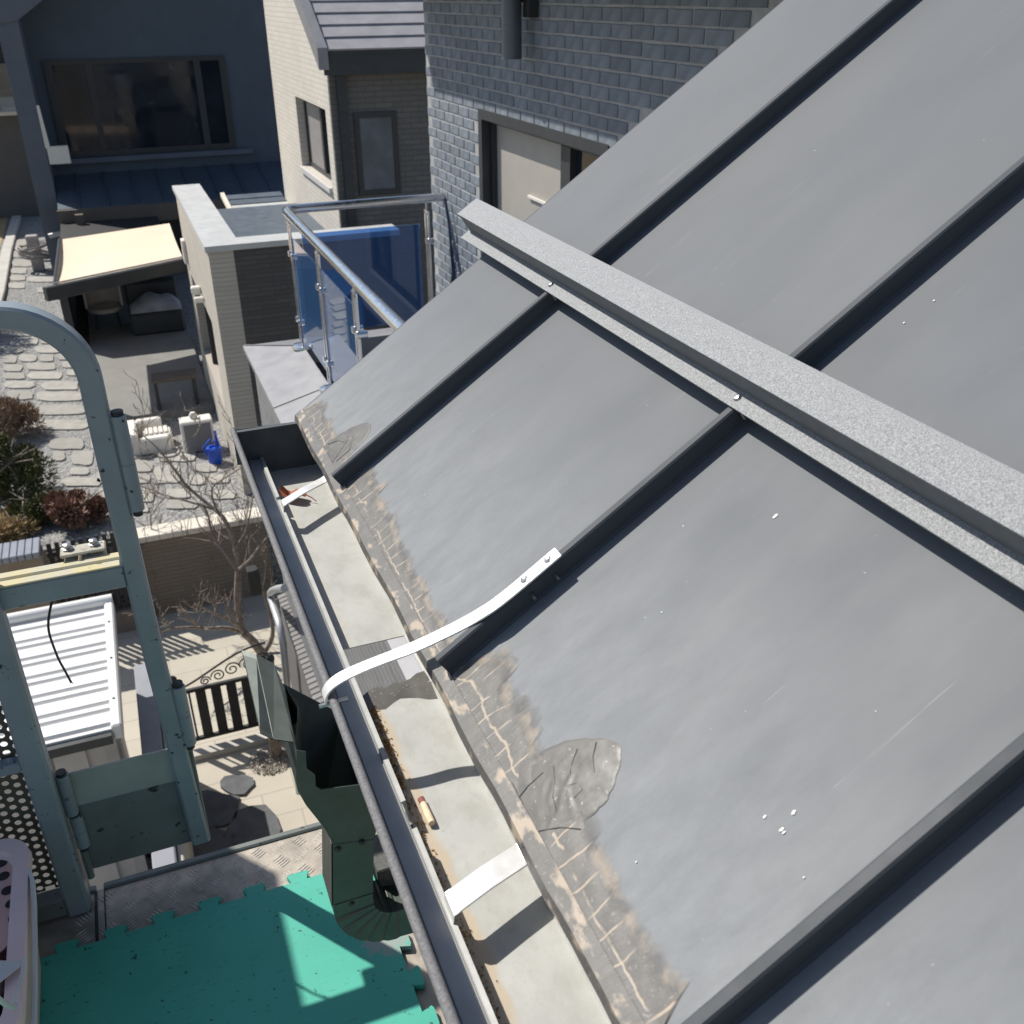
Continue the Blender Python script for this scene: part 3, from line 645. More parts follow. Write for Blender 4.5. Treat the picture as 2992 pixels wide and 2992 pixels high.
# hopper: front face (curved shoulder at left), sides, back
e0 = xz(868, 2200, YF + .06); e0.y = YF
front = [tfl + Vector((.004, 0, 0)), tfr, xz(1112, 2345, YF), f1, f0, xz(952, 2425, YF), xz(925, 2390, YF), xz(893, 2350, YF), xz(870, 2310, YF), xz(864, 2270, YF), xz(866, 2190, YF), xz(893, 2195, YF), xz(895, 2245, YF), xz(920, 2262, YF), xz(922, 2296, YF)]
hop = plate(front, (0, -th, 0), DGREEN, 'hopper', ds)
rt = [tfr, xz(1112, 2345, YF), f1]
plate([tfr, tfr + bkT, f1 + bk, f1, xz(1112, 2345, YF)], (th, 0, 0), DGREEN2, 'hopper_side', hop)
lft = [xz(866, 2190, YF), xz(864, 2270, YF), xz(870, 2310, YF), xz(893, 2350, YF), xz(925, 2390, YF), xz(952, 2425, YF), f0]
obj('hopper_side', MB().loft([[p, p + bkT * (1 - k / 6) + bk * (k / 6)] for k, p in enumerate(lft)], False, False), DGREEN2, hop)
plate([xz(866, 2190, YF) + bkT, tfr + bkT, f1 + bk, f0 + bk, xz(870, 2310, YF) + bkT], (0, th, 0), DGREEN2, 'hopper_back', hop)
# torn flap bent outwards at the back left
FZ = xz(866, 2190, YF).z
fq = [(706, 1900), (748, 1912), (800, 1938), (832, 2010), (862, 2168), (800, 2160), (760, 2140)]
pa = [pZ(x, y, FZ + .035) if i in (0, 1, 6) else pZ(x, y, FZ + .012) if i in (2, 5) else pZ(x, y, FZ - .005) for i, (x, y) in enumerate(fq)]
mb = MB().add(pa, [(0, 1, 5, 6), (1, 2, 5), (2, 3, 4, 5)]).add([p - Vector((0, 0, th)) for p in pa], [(6, 5, 1, 0), (5, 2, 1), (5, 4, 3, 2)])
obj('bent_flap', mb, mat('flap_grey_green', (.17, .19, .17), .5, .1, .15, 30, .2, 120, .001, chips=(.34, .35, .33), chip_at=.7, chip_scale=90), hop)
pb = [pZ(832, 2005, FZ - .005), pZ(870, 2050, FZ - .01), pZ(868, 2100, FZ - .03), pZ(862, 2168, FZ - .02)]
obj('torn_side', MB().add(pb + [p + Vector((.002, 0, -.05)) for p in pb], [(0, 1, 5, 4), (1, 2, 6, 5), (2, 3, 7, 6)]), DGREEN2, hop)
# pipe
ov = .002
obj('pipe', MB().loft([[p0_ + Vector((0, -ov, 0)), p1_ + Vector((0, -ov, 0)), p1_ + bk, p0_ + bk] for p0_, p1_ in ((f0, f1), (g0, g1))]), DGREEN, ds)
LITS = mat('pipe_side_sunlit', (.10, .095, .085), .5, .1, .35, 4, .2, 60, .001, stretch=(30, 60, 1))  # sunlit side of the pipe: lighter brownish streaks painted into its colour
plate([f0 + Vector((-.001, 0, 0)), f0 + bk + Vector((-.001, 0, 0)), g0 + bk + Vector((-.001, 0, 0)), g0 + Vector((-.001, 0, 0))], (-.001, 0, 0), LITS, 'pipe_side', ds)
# elbow: sweep from down to towards the wall, ribbed on the inside
wv = (g1 - g0); wv.z = 0; wl = wv.length; cx = (g0.x + g1.x) / 2; cz = min(g0.z, g1.z); rings = []; R0 = .060
cen = Vector((cx + R0, 0, cz - .012)); n = 22
seq = [(Vector((cx, 0, cz + .004)), Vector((0, 0, -1)), 0)]
for k in range(n + 1):
    a = math.pi / 2 * k / n; rr = R0 - (.0022 if k % 4 == 2 else 0)
    seq.append((cen + Vector((-R0 * math.cos(a), 0, -R0 * math.sin(a))), Vector((math.sin(a), 0, -math.cos(a))), k % 4 == 2))
seq.append((cen + Vector((.03, 0, -R0)), Vector((1, 0, 0)), 0)); seq.append((cen + Vector((.20, 0, -R0 + .012)), Vector((1, 0, 0)), 0))
for p, t, rib in seq:
    nrm = Vector((-t.z, 0, t.x)); nrm = nrm if True else nrm; h = wl / 2 - (.002 if rib else 0)
    y0_, y1_ = YF - .003 + (.002 if rib else 0), YF + DEP
    rings.append([Vector((p.x, y0_, p.z)) - nrm * wl / 2, Vector((p.x, y0_, p.z)) + nrm * h, Vector((p.x, y1_, p.z)) + nrm * h, Vector((p.x, y1_, p.z)) - nrm * wl / 2])
obj('elbow', MB().loft(rings), DGREEN, ds)
for (x, y) in ((988, 2482), (1058, 2462), (1028, 2640)):
    p = xz(x, y, YF - .003); obj('screw', MB().lathe(p, [(.0045, .0005), (.0040, -.0012), (.0026, -.003), (.0001, -.0035)], 12, 'Y'), DARKM, ds, smooth=True)
# short dark collar piece next to the elbow
obj('collar', MB().bbox((cx + .045, YF + .045, cz - .055), (cx + .135, YF + .115, cz - .012), .002), mat('dark_speckled_sheet', (.10, .10, .095), .55, .1, .3, 180), ds)
for k in range(3): obj('collar_rib', MB().bbox((cx + .030 + .006 * k * 0 - .006 * k, YF + .045, cz - .050), (cx + .0345 - .006 * k, YF + .112, cz - .010), .001), DGREEN, ds)

# ================================================================== LIFT BASKET
lift = thing('lift_basket', 'teal painted steel work platform basket with arched gate frame', 'lift basket', (-.2, 1.2, DZ - .08))
YE = 1.508
# deck
deck = obj('deck_plate', MB().box((-1.3, .2, DZ - .045), (.272, YE, DZ)), CHECK, lift)
mb = MB(); rnd = random.Random(3)
for i in range(-7, 7):
    for j in range(0, 4):
        cx_, cy_ = i * .040, YE - .020 - j * .040; ang = .55 if (i + j) % 2 else -.95
        for k in range(5):
            off = (k - 2) * .0062; dx, dy = math.cos(ang), math.sin(ang); c = Vector((cx_ - dy * off, cy_ + dx * off, DZ)); l = .0135
            if c.x > .255 or c.y > YE - .012: continue
            d = Vector((dx, dy, 0)) * l; w = Vector((-dy, dx, 0)) * .0018; up = Vector((0, 0, .0013))
            mb.add([c - d, c - w, c + d, c + w, c - d * .5 + up, c + d * .5 + up], [(0, 1, 4), (1, 5, 4), (1, 2, 5), (2, 3, 5), (3, 4, 5), (3, 0, 4)])
obj('tread_bars', mb, BARM, deck, stuff=True)
obj('deck_edge', MB().bbox((-.245, YE - .004, DZ - .05), (.275, YE + .012, DZ + .006), .003).bbox((-.60, YE - .004, DZ - .05), (-.258, YE + .012, DZ + .006), .003), TEALD, deck)
obj('deck_joint', MB().box((-.262, 1.36, DZ - .001), (-.257, YE - .004, DZ + .003)).box((-.245, 1.36, DZ - .001), (-.243, YE - .004, DZ + .0025)), BLACK, deck)
obj('side_kerb', MB().bbox((.276, .2, DZ - .05), (.300, YE + .01, DZ + .010), .003), mat('worn_alu_kerb', (.52, .50, .46), .5, .4, .15, 20, .2, 90, .001), deck)
# frame: left post, arched gate
post_l = obj('post', MB().rtube([(-.287, 1.478, DZ + .004), (-.290, 1.490, -.55), (-.290, 1.490, -.40)], (0, 1, 0), .020, .020), TEAL, lift)
obj('kick_rail', MB().rtube([(-1.2, 1.478, DZ + .028), (-.307, 1.478, DZ + .028)], (0, 1, 0), .018, .022), TEALD, lift)
AX = -.074
ar = [(AX + .016, YE, -1.437), (AX + .004, YE, -1.0), (AX, YE, -.60)]
ca = Vector((AX - .11, 0, -.505))
for k in range(13):
    a = math.radians(90) * k / 12; ar.append((ca.x + .11 * math.cos(a), YE, ca.z + .11 * math.sin(a)))
ar += [(-.30, YE, -.395), (-.70, YE, -.395)]
obj('gate_arch', MB().rtube(ar, (0, 1, 0), .020, .0165), TEAL, lift, smooth=True)
obj('gate_crossbar', MB().rtube([(-.70, YE - .010, -.832), (AX - .014, YE - .010, -.832)], (0, 1, 0), .010, .020), TEAL, lift)
obj('gate_crossbar', MB().bbox((-.70, YE - .020, -.8118), (AX - .016, YE - .001, -.8085), .001), YEL, lift)
obj('rear_crossbar', MB().bbox((-.70, YE + .012, -.838), (AX - .012, YE + .034, -.812), .003), YEL, lift)
obj('rear_upright', MB().rtube([(-.215, YE + .03, -1.44), (-.245, YE + .03, -.85)], (0, 1, 0), .006, .006), TEALD, lift) if False else None
gp = obj('gate_panel', MB().bbox((-.262, YE - .006, -1.440), (-.066, YE + .004, -1.283), .002), TEALD, lift)
obj('panel_lip', MB().prism([(-.262, YE - .005, -1.283), (-.066, YE - .005, -1.283), (-.066, YE + .001, -1.212), (-.262, YE + .001, -1.212)], (0, .003, 0)), mat('grey_green_sheet', (.34, .35, .32), .5, .1, .1, 14, .1, 60, chips=(.10, .10, .10), chip_at=.74, chip_scale=40), gp)
obj('panel_stile', MB().bbox((-.066, YE - .010, -1.446), (-.040, YE + .006, -1.205), .002), TEALD, gp)
for (x, z0, z1) in ((-.0475, -.72, -.56), (-.042, -1.20, -1.07), (-.258, -1.29, -1.20), (-.255, -1.37, -1.295)):
    h = obj('hinge', MB().lathe((x, YE - .012, 0), [(.0115, z0), (.0115, (z0 + z1) / 2 - .001), (.0105, (z0 + z1) / 2), (.0115, (z0 + z1) / 2 + .001), (.0115, z1)], 14), TEAL, lift, smooth=True)
    obj('hinge_pin', MB().lathe((x, YE - .012, 0), [(.0075, z0 - .010), (.0075, z0), (.0075, z1), (.009, z1 + .001), (.009, z1 + .007)], 12), BLACK, h, smooth=True)
obj('hinge_rod', MB().tube([(-.258, YE - .012, -1.45), (-.258, YE - .012, -1.38)], .007, 8), TEALD, lift)
# perforated side panel left of the post: real holes
mb = MB(); cell = .0165; yy = 1.497
def hexplate(x0, nx, z0, nz):
    r = .0061; n = 10
    for i in range(nx):
        for j in range(nz):
            cx_, cz_ = x0 + i * cell, z0 + (j + (.5 if i % 2 else 0)) * cell * 1.1; hx, hz = cell / 2, cell * .55
            o = []
            for k in range(n):
                a = 2 * math.pi * k / n; m = max(abs(math.cos(a)) / hx, abs(math.sin(a)) / hz); o.append((math.cos(a) / m, math.sin(a) / m))
            co_ = [(hx, 0), (hx, hz), (0, hz), (-hx, hz), (-hx, 0), (-hx, -hz), (0, -hz), (hx, -hz)]
            base = [(cx_ + r * math.cos(2 * math.pi * k / 8), yy, cz_ + r * math.sin(2 * math.pi * k / 8)) for k in range(8)]
            outr = [(cx_ + p[0], yy, cz_ + p[1]) for p in co_]
            f = [(k, (k + 1) % 8, 8 + (k + 1) % 8, 8 + k) for k in range(8)]
            mb.add(base + outr, f); mb.add([(x, y + .002, z) for x, y, z in base + outr], [tuple(reversed(q)) for q in f])
            mb.add(base + [(x, y + .002, z) for x, y, z in base], [(k, 8 + k, 8 + (k + 1) % 8, (k + 1) % 8) for k in range(8)])
hexplate(-.312 - 26 * cell, 27, -1.445, 34)
obj('perforated_panel', mb, mat('olive_perforated_sheet', (.11, .10, .075), .6, .2, .2, 20), lift)
obj('panel_rail', MB().rtube([(-.80, 1.490, -.85), (-.31, 1.490, -.85)], (0, 1, 0), .015, .018), TEAL, lift)
obj('sheet_lip', MB().bbox((-.37, 1.470, -1.155), (-.308, 1.494, -1.135), .002), TEAL, lift)
# cabinet, sheet and boom shapes added outside the frame to shade the mat
obj('shade_cabinet', MB().bbox((-1.05, 1.54, -1.35), (-.47, 1.80, -.58), .01), TEALD, lift)
obj('shade_sheet', MB().bbox((-1.05, 1.502, -1.30), (-.44, 1.507, -.40), .001), TEALD, lift)
boom = thing('shade_boom', 'boom shape added at the left to shade the mat', 'boom', (-.9, 2.4, -1.2))
obj('shade_boom_section', MB().rtube([(-.86, 2.1, -.40), (-1.05, 2.2, -1.2), (-1.5, 2.5, -3.4), (-2.0, 2.9, LZ)], (0.8, -.6, 0), .16, .20), TEAL, boom)
obj('shade_block', MB().bbox((-1.05, 1.82, -.85), (-.62, 2.32, -.15), .02), TEALD, boom)
# battery terminal clamp with cable on the rail
bt = thing('terminal_clamp', 'worn grey metal clamp block with bolts sitting on the gate crossbar', 'clamp', (-.165, YE + .05, -.80))
bc = pY(243, 1615, YE + .045)
obj('block', MB().bbox((bc.x - .030, bc.y - .012, bc.z - .030), (bc.x + .034, bc.y + .02, bc.z - .002), .004), mat('worn_cast_grey', (.38, .36, .30), .6, .3, .3, 60, .4, 200, .001, chips=(.08, .08, .08), chip_at=.62, chip_scale=120), bt)
obj('top_plate', MB().bbox((bc.x - .034, bc.y - .014, bc.z + .002), (bc.x + .036, bc.y + .018, bc.z + .008), .002), mat('worn_cast_grey', (.3, .3, .3)), bt)
for dx in (-.022, .018): obj('bolt', MB().lathe((bc.x + dx, bc.y + .006, bc.z + .008), [(.009, 0), (.009, .003), (.006, .004), (.0065, .010), (.003, .011)], 8), SCREW, bt)
obj('pin', MB().tube([bc + Vector((-.004, -.014, .004)), bc + Vector((-.012, -.035, -.030))], .003, 8), mat('tan_pin', (.55, .44, .28), .5), bt)
cab = [(300, 1640), (262, 1665), (230, 1690), (222, 1720)]
obj('cable_loop', MB().tube(smoothp([pY(x, y, YE + .03) for x, y in ((300, 1632), (285, 1668), (250, 1680), (225, 1672), (205, 1690))]), .0018, 6), BLACK, bt)
wire = thing('wire', 'thin black loose wire dangling from the gate crossbar above the white shed roof', 'wire', (-.2, YE, -1.0))
obj('strand', MB().tube(smoothp([pY(x, y, YE) for x, y in ((156, 1745), (147, 1775), (140, 1820), (143, 1850), (153, 1880), (170, 1925), (190, 1960), (208, 1994))]), .0021, 6), BLACK, wire)
obj('bare_tip', MB().tube([pY(207, 1992, YE), pY(214, 1997, YE)], .0008, 5), SCREW, wire)

# foam mat with jigsaw teeth
def teeth(p, q, n, out, amp=.018):
    p, q = Vector(p), Vector(q); d = (q - p) / n; u = d.normalized(); o = Vector(out); pts = []
    for k in range(n):
        b0 = p + d * k; L = d.length
        pts += [b0 + u * (.20 * L), b0 + u * (.13 * L) + o * amp, b0 + u * (.20 * L) + o * amp * 1.15, b0 + u * (.55 * L) + o * amp * 1.15, b0 + u * (.62 * L) + o * amp, b0 + u * (.55 * L)]
    return pts
fp = [Vector((-.75, 1.372, 0))] + teeth((-.75, 1.375, 0), (.235, 1.375, 0), 12, (0, 1, 0)) + [Vector((.235, 1.372, 0))] + teeth((.238, 1.372, 0), (.238, .39, 0), 12, (1, 0, 0)) + [Vector((.235, .39, 0)), Vector((-.75, .39, 0))]
fp = [Vector((p.x, p.y, DZ + .003)) for p in fp]
fm = obj('foam_mat', MB().prism(list(reversed(fp)), (0, 0, .011)), MATM)
tag(fm, 'green foam puzzle mat with jigsaw edges on the basket deck', 'mat')

# pink crate bottom left with its swing handle and the bottle inside
bin_ = thing('plastic_basket', 'pale pink plastic basket with round holes standing on the green mat', 'basket', (-.47, 1.2, DZ + .014))
x0, x1, y0, y1, zt, zb = -.66, -.318, 1.03, 1.425, -1.25, DZ + .015
def rrect(x0, x1, y0, y1, r, z, n=6):
    o = []
    for cx_, cy_, a0 in ((x1 - r, y1 - r, 0), (x0 + r, y1 - r, 90), (x0 + r, y0 + r, 180), (x1 - r, y0 + r, 270)):
        for k in range(n + 1): a = math.radians(a0 + 90 * k / n); o.append((cx_ + r * math.cos(a), cy_ + r * math.sin(a), z))
    return o
obj('tub', MB().loft([rrect(x0 + .035, x1 - .030, y0 + .03, y1 - .03, .04, zb), rrect(x0 + .006, x1 - .006, y0 + .006, y1 - .006, .045, zt - .004)], False), PINK, bin_, smooth=True)
obj('tub_inside', MB().loft([rrect(x0 + .040, x1 - .036, y0 + .036, y1 - .036, .04, zb + .004), rrect(x0 + .016, x1 - .016, y0 + .016, y1 - .016, .04, zt - .003)], False), PINKIN, bin_, smooth=True)
obj('base', MB().prism(rrect(x0 + .036, x1 - .031, y0 + .031, y1 - .031, .04, zb), (0, 0, .003)), PINKIN, bin_)
obj('rim', MB().loft([rrect(x0 + .026, x1 - .026, y0 + .026, y1 - .026, .035, zt - .02), rrect(x0 + .022, x1 - .022, y0 + .022, y1 - .022, .035, zt + .003), rrect(x0 - .002, x1 + .002, y0 - .002, y1 + .002, .05, zt + .004), rrect(x0 - .004, x1 + .004, y0 - .004, y1 + .004, .05, zt - .012)], False), mat('pink_rim', (.82, .62, .59), .35, 0, .04, 8), bin_, smooth=True)
tray_z = zt - .016
obj('tray', MB().prism(rrect(x0 + .022, x1 - .022, y0 + .17, y1 - .022, .03, tray_z), (0, 0, .002)), PINKIN, bin_)
for (px, py) in ((4, 2522), (10, 2560), (22, 2602), (34, 2640), (42, 2682), (-30, 2560), (-24, 2610), (-50, 2590)):
    c = pZ(px, py, tray_z + .0024); obj('hole', MB().lathe(c, [(.0001, 0), (.0085, 0), (.0095, .0004), (.008, .0008), (.0001, .0006)], 14), BLACK, bin_, smooth=True)
for k in range(0):
    obj('hole', MB().lathe((x1 - .0275 - .001 * k, 1.335 - .040 * k, zt - .055 - .006 * k), [(.0001, -.0015), (.011, -.0015), (.0125, .0), (.0105, .0012), (.0001, .001)], 14, 'X'), BLACK, bin_, smooth=True)
obj('handle', MB().rtube(smoothp([Vector(p) for p in ((x1 + .004, 1.335, zt + .003), (x1 + .010, 1.31, zt - .002), (x1 + .012, 1.16, zt - .022), (x1 + .012, 1.02, zt - .028))], 1), (1, 0, 0), .003, .006), PALEP, bin_)
obj('handle', MB().tube(smoothp([pX(72, 2800, -.312), pX(66, 2860, -.312), pX(45, 2905, -.312), pX(42, 2945, -.312), pX(25, 2940, -.312), pX(-10, 2915, -.312)], 1), .0035, 8), PALEP, bin_)
obj('front_flap', MB().prism([pZ(75, 2812, zt + .012), pZ(0, 2872, zt + .016), pZ(-60, 2920, zt + .016), pZ(-60, 2806, zt + .012)], (0, 0, .002)), PALEP, bin_)
bt2 = thing('bottle', 'black bottle with clear round cap inside the pink basket', 'bottle', (-.385, 1.20, DZ + .02))
obj('body', MB().lathe((-.400, 1.185, DZ + .02), [(.045, 0), (.05, .01), (.05, .13), (.043, .15), (.041, .16)], 20), mat('black_plastic', (.015, .013, .025), .3), bt2, smooth=True)
obj('clear_cap', MB().lathe((-.400, 1.185, DZ + .182), [(.040, 0), (.042, .004), (.042, .034), (.036, .038), (.03, .036)], 20), PALEP, bt2, smooth=True)

# bundle of silver sheet and folded blue film behind the deck kerb
bd = thing('offcut_pile', 'grey crumpled sheet offcuts lying between the basket and the wall', 'offcuts', (.33, 1.4, DZ))
rnd = random.Random(8)
for k in range(7):
    c = Vector((.318 + .012 * rnd.random(), 1.30 + .045 * k, DZ - .01)); a, b_ = rnd.uniform(.02, .035), rnd.uniform(.02, .03)
    obj('offcut', MB().prism([c + Vector((-a, -b_, rnd.uniform(0, .02))), c + Vector((a, -b_ * .4, rnd.uniform(0, .03))), c + Vector((a * .7, b_, rnd.uniform(0, .02))), c + Vector((-a * .8, b_ * .7, rnd.uniform(0, .03)))], (0, 0, .002)), BUNDLE, bd)

# ================================================================== NEIGHBOUR with shingle roof (pale side wall, grey front wall)
nb = thing('neighbour_house', 'pale brick neighbour house with grey shingle roof behind the balcony', 'house', (3.2, 13.5, GZ))
NX, NY = 2.52, 12.0
nside = obj('side_wall', MB().box((NX, NY, LZ), (NX + .25, 12.26, -.60)).box((NX, 14.13, LZ), (NX + .25, 15.88, .55)).prism([(NX, 12.0, -.62), (NX, 15.88, 1.75), (NX, 15.88, .55), (NX, 12.26, .30), (NX, 12.0, -.61)][:0] or [(NX, 14.13, .55), (NX, 15.88, .55), (NX, 15.88, 1.72), (NX, 14.13, .70)], (.25, 0, 0)).box((NX, 12.26, LZ), (NX + .25, 14.13, -2.10)).prism([(NX, 12.26, -1.22), (NX, 14.13, -1.22), (NX, 14.13, .70), (NX, 12.26, -.48)], (.25, 0, 0)), PALEW, nb)
obj('front_wall', MB().box((NX + .004, NY - .05, LZ), (5.5, NY + .0, -.62)), GREYW, nb)
w_ = obj('window', MB().box((NX + .10, 12.262, -2.098), (NX + .14, 14.128, -2.04)).box((NX + .10, 12.262, -1.28), (NX + .14, 14.128, -1.222)).box((NX + .10, 12.262, -2.04), (NX + .14, 12.34, -1.28)).box((NX + .10, 14.05, -2.04), (NX + .14, 14.128, -1.28)).box((NX + .09, 12.98, -2.04), (NX + .145, 13.08, -1.28)), FRAME, nb)
box('pane', (NX + .12, 12.34, -2.04), (NX + .126, 12.98, -1.28), PANE, w_); box('pane', (NX + .12, 13.08, -2.04), (NX + .126, 14.05, -1.28), mat('grey_blind', (.28, .26, .25), .5), w_)
box('sill', (NX - .04, 12.25, -2.16), (NX + .09, 14.14, -2.102), PALEP, w_)
w_ = obj('window', MB().box((2.775, NY - .075, -2.165), (3.285, NY - .052, -2.10)).box((2.775, NY - .075, -1.30), (3.285, NY - .052, -1.235)).box((2.775, NY - .075, -2.10), (2.835, NY - .052, -1.30)).box((3.225, NY - .075, -2.10), (3.285, NY - .052, -1.30)), FRAME, nb)
box('pane', (2.835, NY - .062, -2.10), (3.225, NY - .056, -1.30), PANE2, w_)
obj('eave_fascia', MB().box((2.44, 11.72, -.82), (5.6, 11.76, -.60)).box((2.44, 11.76, -.70), (5.6, 11.96, -.66)), DARKM, nb)
obj('down_pipe', MB().box((2.60, 11.86, LZ), (2.70, 11.945, -.80)), DARKM, nb)
sr = obj('roof', MB().prism([(2.40, 11.70, -.61), (2.40, 11.70, -.58), (2.40, 15.9, 1.95), (2.40, 15.9, 1.92)], (3.4, 0, 0)), DARKM, nb)
sl = Vector((0, 4.2, 2.53)).normalized(); nv = Vector((0, -sl.z, sl.y))
for k in range(20):
    a = Vector((2.47, 11.69, -.575)) + sl * (.225 * k); b_ = a + sl * .24
    obj('shingle_course', MB().add([a, a + Vector((3.3, 0, 0)), b_ + Vector((3.3, 0, 0)), b_, a + nv * .022, a + nv * .022 + Vector((3.3, 0, 0)), b_ + nv * .004 + Vector((3.3, 0, 0)), b_ + nv * .004], [(0, 1, 5, 4), (4, 5, 6, 7), (0, 4, 7, 3), (1, 2, 6, 5)]), SHING, sr)
obj('rake_trim', MB().prism([Vector((2.37, 11.66, -.76)), Vector((2.37, 11.66, -.54)), Vector((2.37, 15.9, 2.02)), Vector((2.37, 15.9, 1.80))], (.11, 0, 0)), CAP, sr)
# low roof strip and annex with parapet between neighbour and far house
an = thing('annex', 'flat roofed annex with dark front wall, sandy side wall and pale metal parapet cap', 'annex', (1.3, 12, GZ))
AXX, AYY, AZT = .86, 10.9, -2.36
obj('front_wall', MB().box((AXX + .004, AYY, LZ), (2.9, AYY + .25, AZT - .06)), DKSIDE, an)
sw_ = obj('side_wall', MB().box((AXX, AYY - .004, LZ), (AXX + .26, 11.85, AZT - .06)).box((AXX, 14.3, LZ), (AXX + .26, 14.86, AZT - .06)).box((AXX, 11.85, LZ), (AXX + .26, 14.3, -4.55)).box((AXX, 11.85, -3.45), (AXX + .26, 14.3, AZT - .06)), PALESIDE, an)
cp = obj('parapet_cap', MB().box((AXX - .03, AYY - .035, AZT - .06), (AXX + .34, 14.87, AZT)).box((AXX + .34, AYY - .035, AZT - .06), (2.95, AYY + .30, AZT)), CAPW, an)
obj('flat_roof', MB().box((AXX + .26, AYY + .25, -3.0), (2.9, 14.86, -2.72)), LEANR, an)
obj('door_opening', MB().box((AXX + .14, 11.86, -4.548), (AXX + .17, 14.29, -3.452)), PANE, an)
for y in (12.45, 13.6): obj('door_frame', MB().box((AXX + .06, y, -4.548), (AXX + .13, y + .07, -3.452)), FRAME, an)
wl_ = pX(585, 905, AXX)
for (y, z, s_) in ((12.75, -3.30, .10), (12.45, -3.34, .07)): obj('wall_light', MB().bbox((AXX - .12, y, z - s_ / 2), (AXX - .001, y + s_, z + s_ / 2), .015), ACW, an)
obj('wall_hook_plate', MB().bbox((AXX - .05, 14.42, -3.35), (AXX - .001, 14.60, -3.02), .01), ACW, an)
lr = thing('lean_roof', 'small pale slatted lean-to roof between annex and pale wall', 'roof', (2.0, 15, -3.1))
for k in range(5):
    y = 14.9 + .28 * k; obj('roof_board', MB().prism([(1.66, y, -2.95 + .03 * k), (2.515, y, -2.95 + .03 * k), (2.515, y + .25, -2.93 + .03 * k), (1.66, y + .25, -2.93 + .03 * k)], (0, 0, .03)), CAPW if k < 3 else LEANR, lr)
obj('edge_board', MB().prism([(1.60, 14.7, -2.98), (1.66, 14.7, -2.98), (1.66, 16.3, -2.80), (1.60, 16.3, -2.80)], (0, 0, .06)), WCAP, lr)
obj('under_wall', MB().box((1.62, 14.88, LZ), (2.51, 16.3, -3.04)), DKSIDE, lr)

# ================================================================== FAR HOUSE
fh = thing('far_house', 'dark rendered gabled house with wide window across the garden', 'house', (1, 24, GZ))
FY, FF = 24.08, 22.9
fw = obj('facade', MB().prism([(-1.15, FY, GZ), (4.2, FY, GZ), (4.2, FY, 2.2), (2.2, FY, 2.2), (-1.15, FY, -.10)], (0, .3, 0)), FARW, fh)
px0 = pY(62, 331, FF).x
obj('gable_frame', MB().box((-1.40, FF, GZ), (-1.02, FY + 4, -.45)), FARP, fh)
obj('gable_slope', MB().prism([(-1.50, FF - .05, -.52), (-1.50, FF - .05, -.22), (3.0, FF - .05, 2.85), (3.0, FF - .05, 2.25), (-1.02, FF - .05, -.45)], (0, FY - FF + 4, 0)), FARP, fh)
obj('roof_edge', MB().prism([(-1.56, FF - .12, -.25), (-1.56, FF - .12, -.20), (3.0, FF - .12, 2.93), (3.0, FF - .12, 2.88)], (0, 5.3, 0)), CAPW, fh)
w_ = obj('window', MB().box((-.78, FY - .05, -1.30), (2.85, FY - .002, -1.21)).box((-.78, FY - .05, -3.09), (2.85, FY - .002, -2.99)).box((-.78, FY - .05, -2.99), (-.62, FY - .002, -1.30)).box((2.72, FY - .05, -2.99), (2.85, FY - .002, -1.30)).box((.02, FY - .05, -2.99), (.14, FY - .002, -1.30)).box((2.18, FY - .05, -2.99), (2.32, FY - .002, -1.30)), FRAME, fh)
for a, b_ in ((-.62, .02), (.14, 2.18), (2.32, 2.72)): box('pane', (a, FY - .03, -2.99), (b_, FY - .022, -1.30), PANE, w_)
box('window_sill', (-.95, FY - .16, -3.22), (3.2, FY - .051, -3.12), FARP, w_)
lrf = obj('lower_roof', MB().prism([(-1.0, FY - .02, -3.50), (4.0, FY - .02, -3.50), (4.0, 22.0, -3.85), (-1.0, 22.0, -3.85)], (0, 0, .05)), LEANR, fh)
for k in range(9): obj('roof_seam', MB().prism([(-.6 + .55 * k, FY - .02, -3.449), (-.575 + .55 * k, FY - .02, -3.449), (-.575 + .55 * k, 22.0, -3.799), (-.6 + .55 * k, 22.0, -3.799)], (0, 0, .03)), LEANR, lrf)
obj('fascia', MB().box((-1.02, 21.9, -4.15), (3.0, 22.0, -3.81)), BROWNF, fh)
obj('back_wall', MB().box((-1.02, 22.4, GZ), (3.0, 22.6, -3.9)), DARKM, fh)
obj('corner_post', MB().box((-.70, 21.6, GZ), (-.55, 21.75, -3.86)), BROWNF, fh)
obj('sun_patch_block', MB().box((-1.0, 22.86, -3.06), (-.60, 22.95, -2.72)), ACW, fh)  # white blocks standing in for the sun patch on the reveal
obj('sun_patch_block', MB().prism([(-1.02, 22.85, -2.75), (-.93, 22.85, -2.75), (-.97, 22.85, -1.95), (-1.02, 22.85, -1.95)], (0, .1, 0)), ACW, fh)
obj('side_gutter', MB().tube([pY(143, 690, 22.7), pY(176, 682, 22.7)], .05, 8), CAPW, fh)
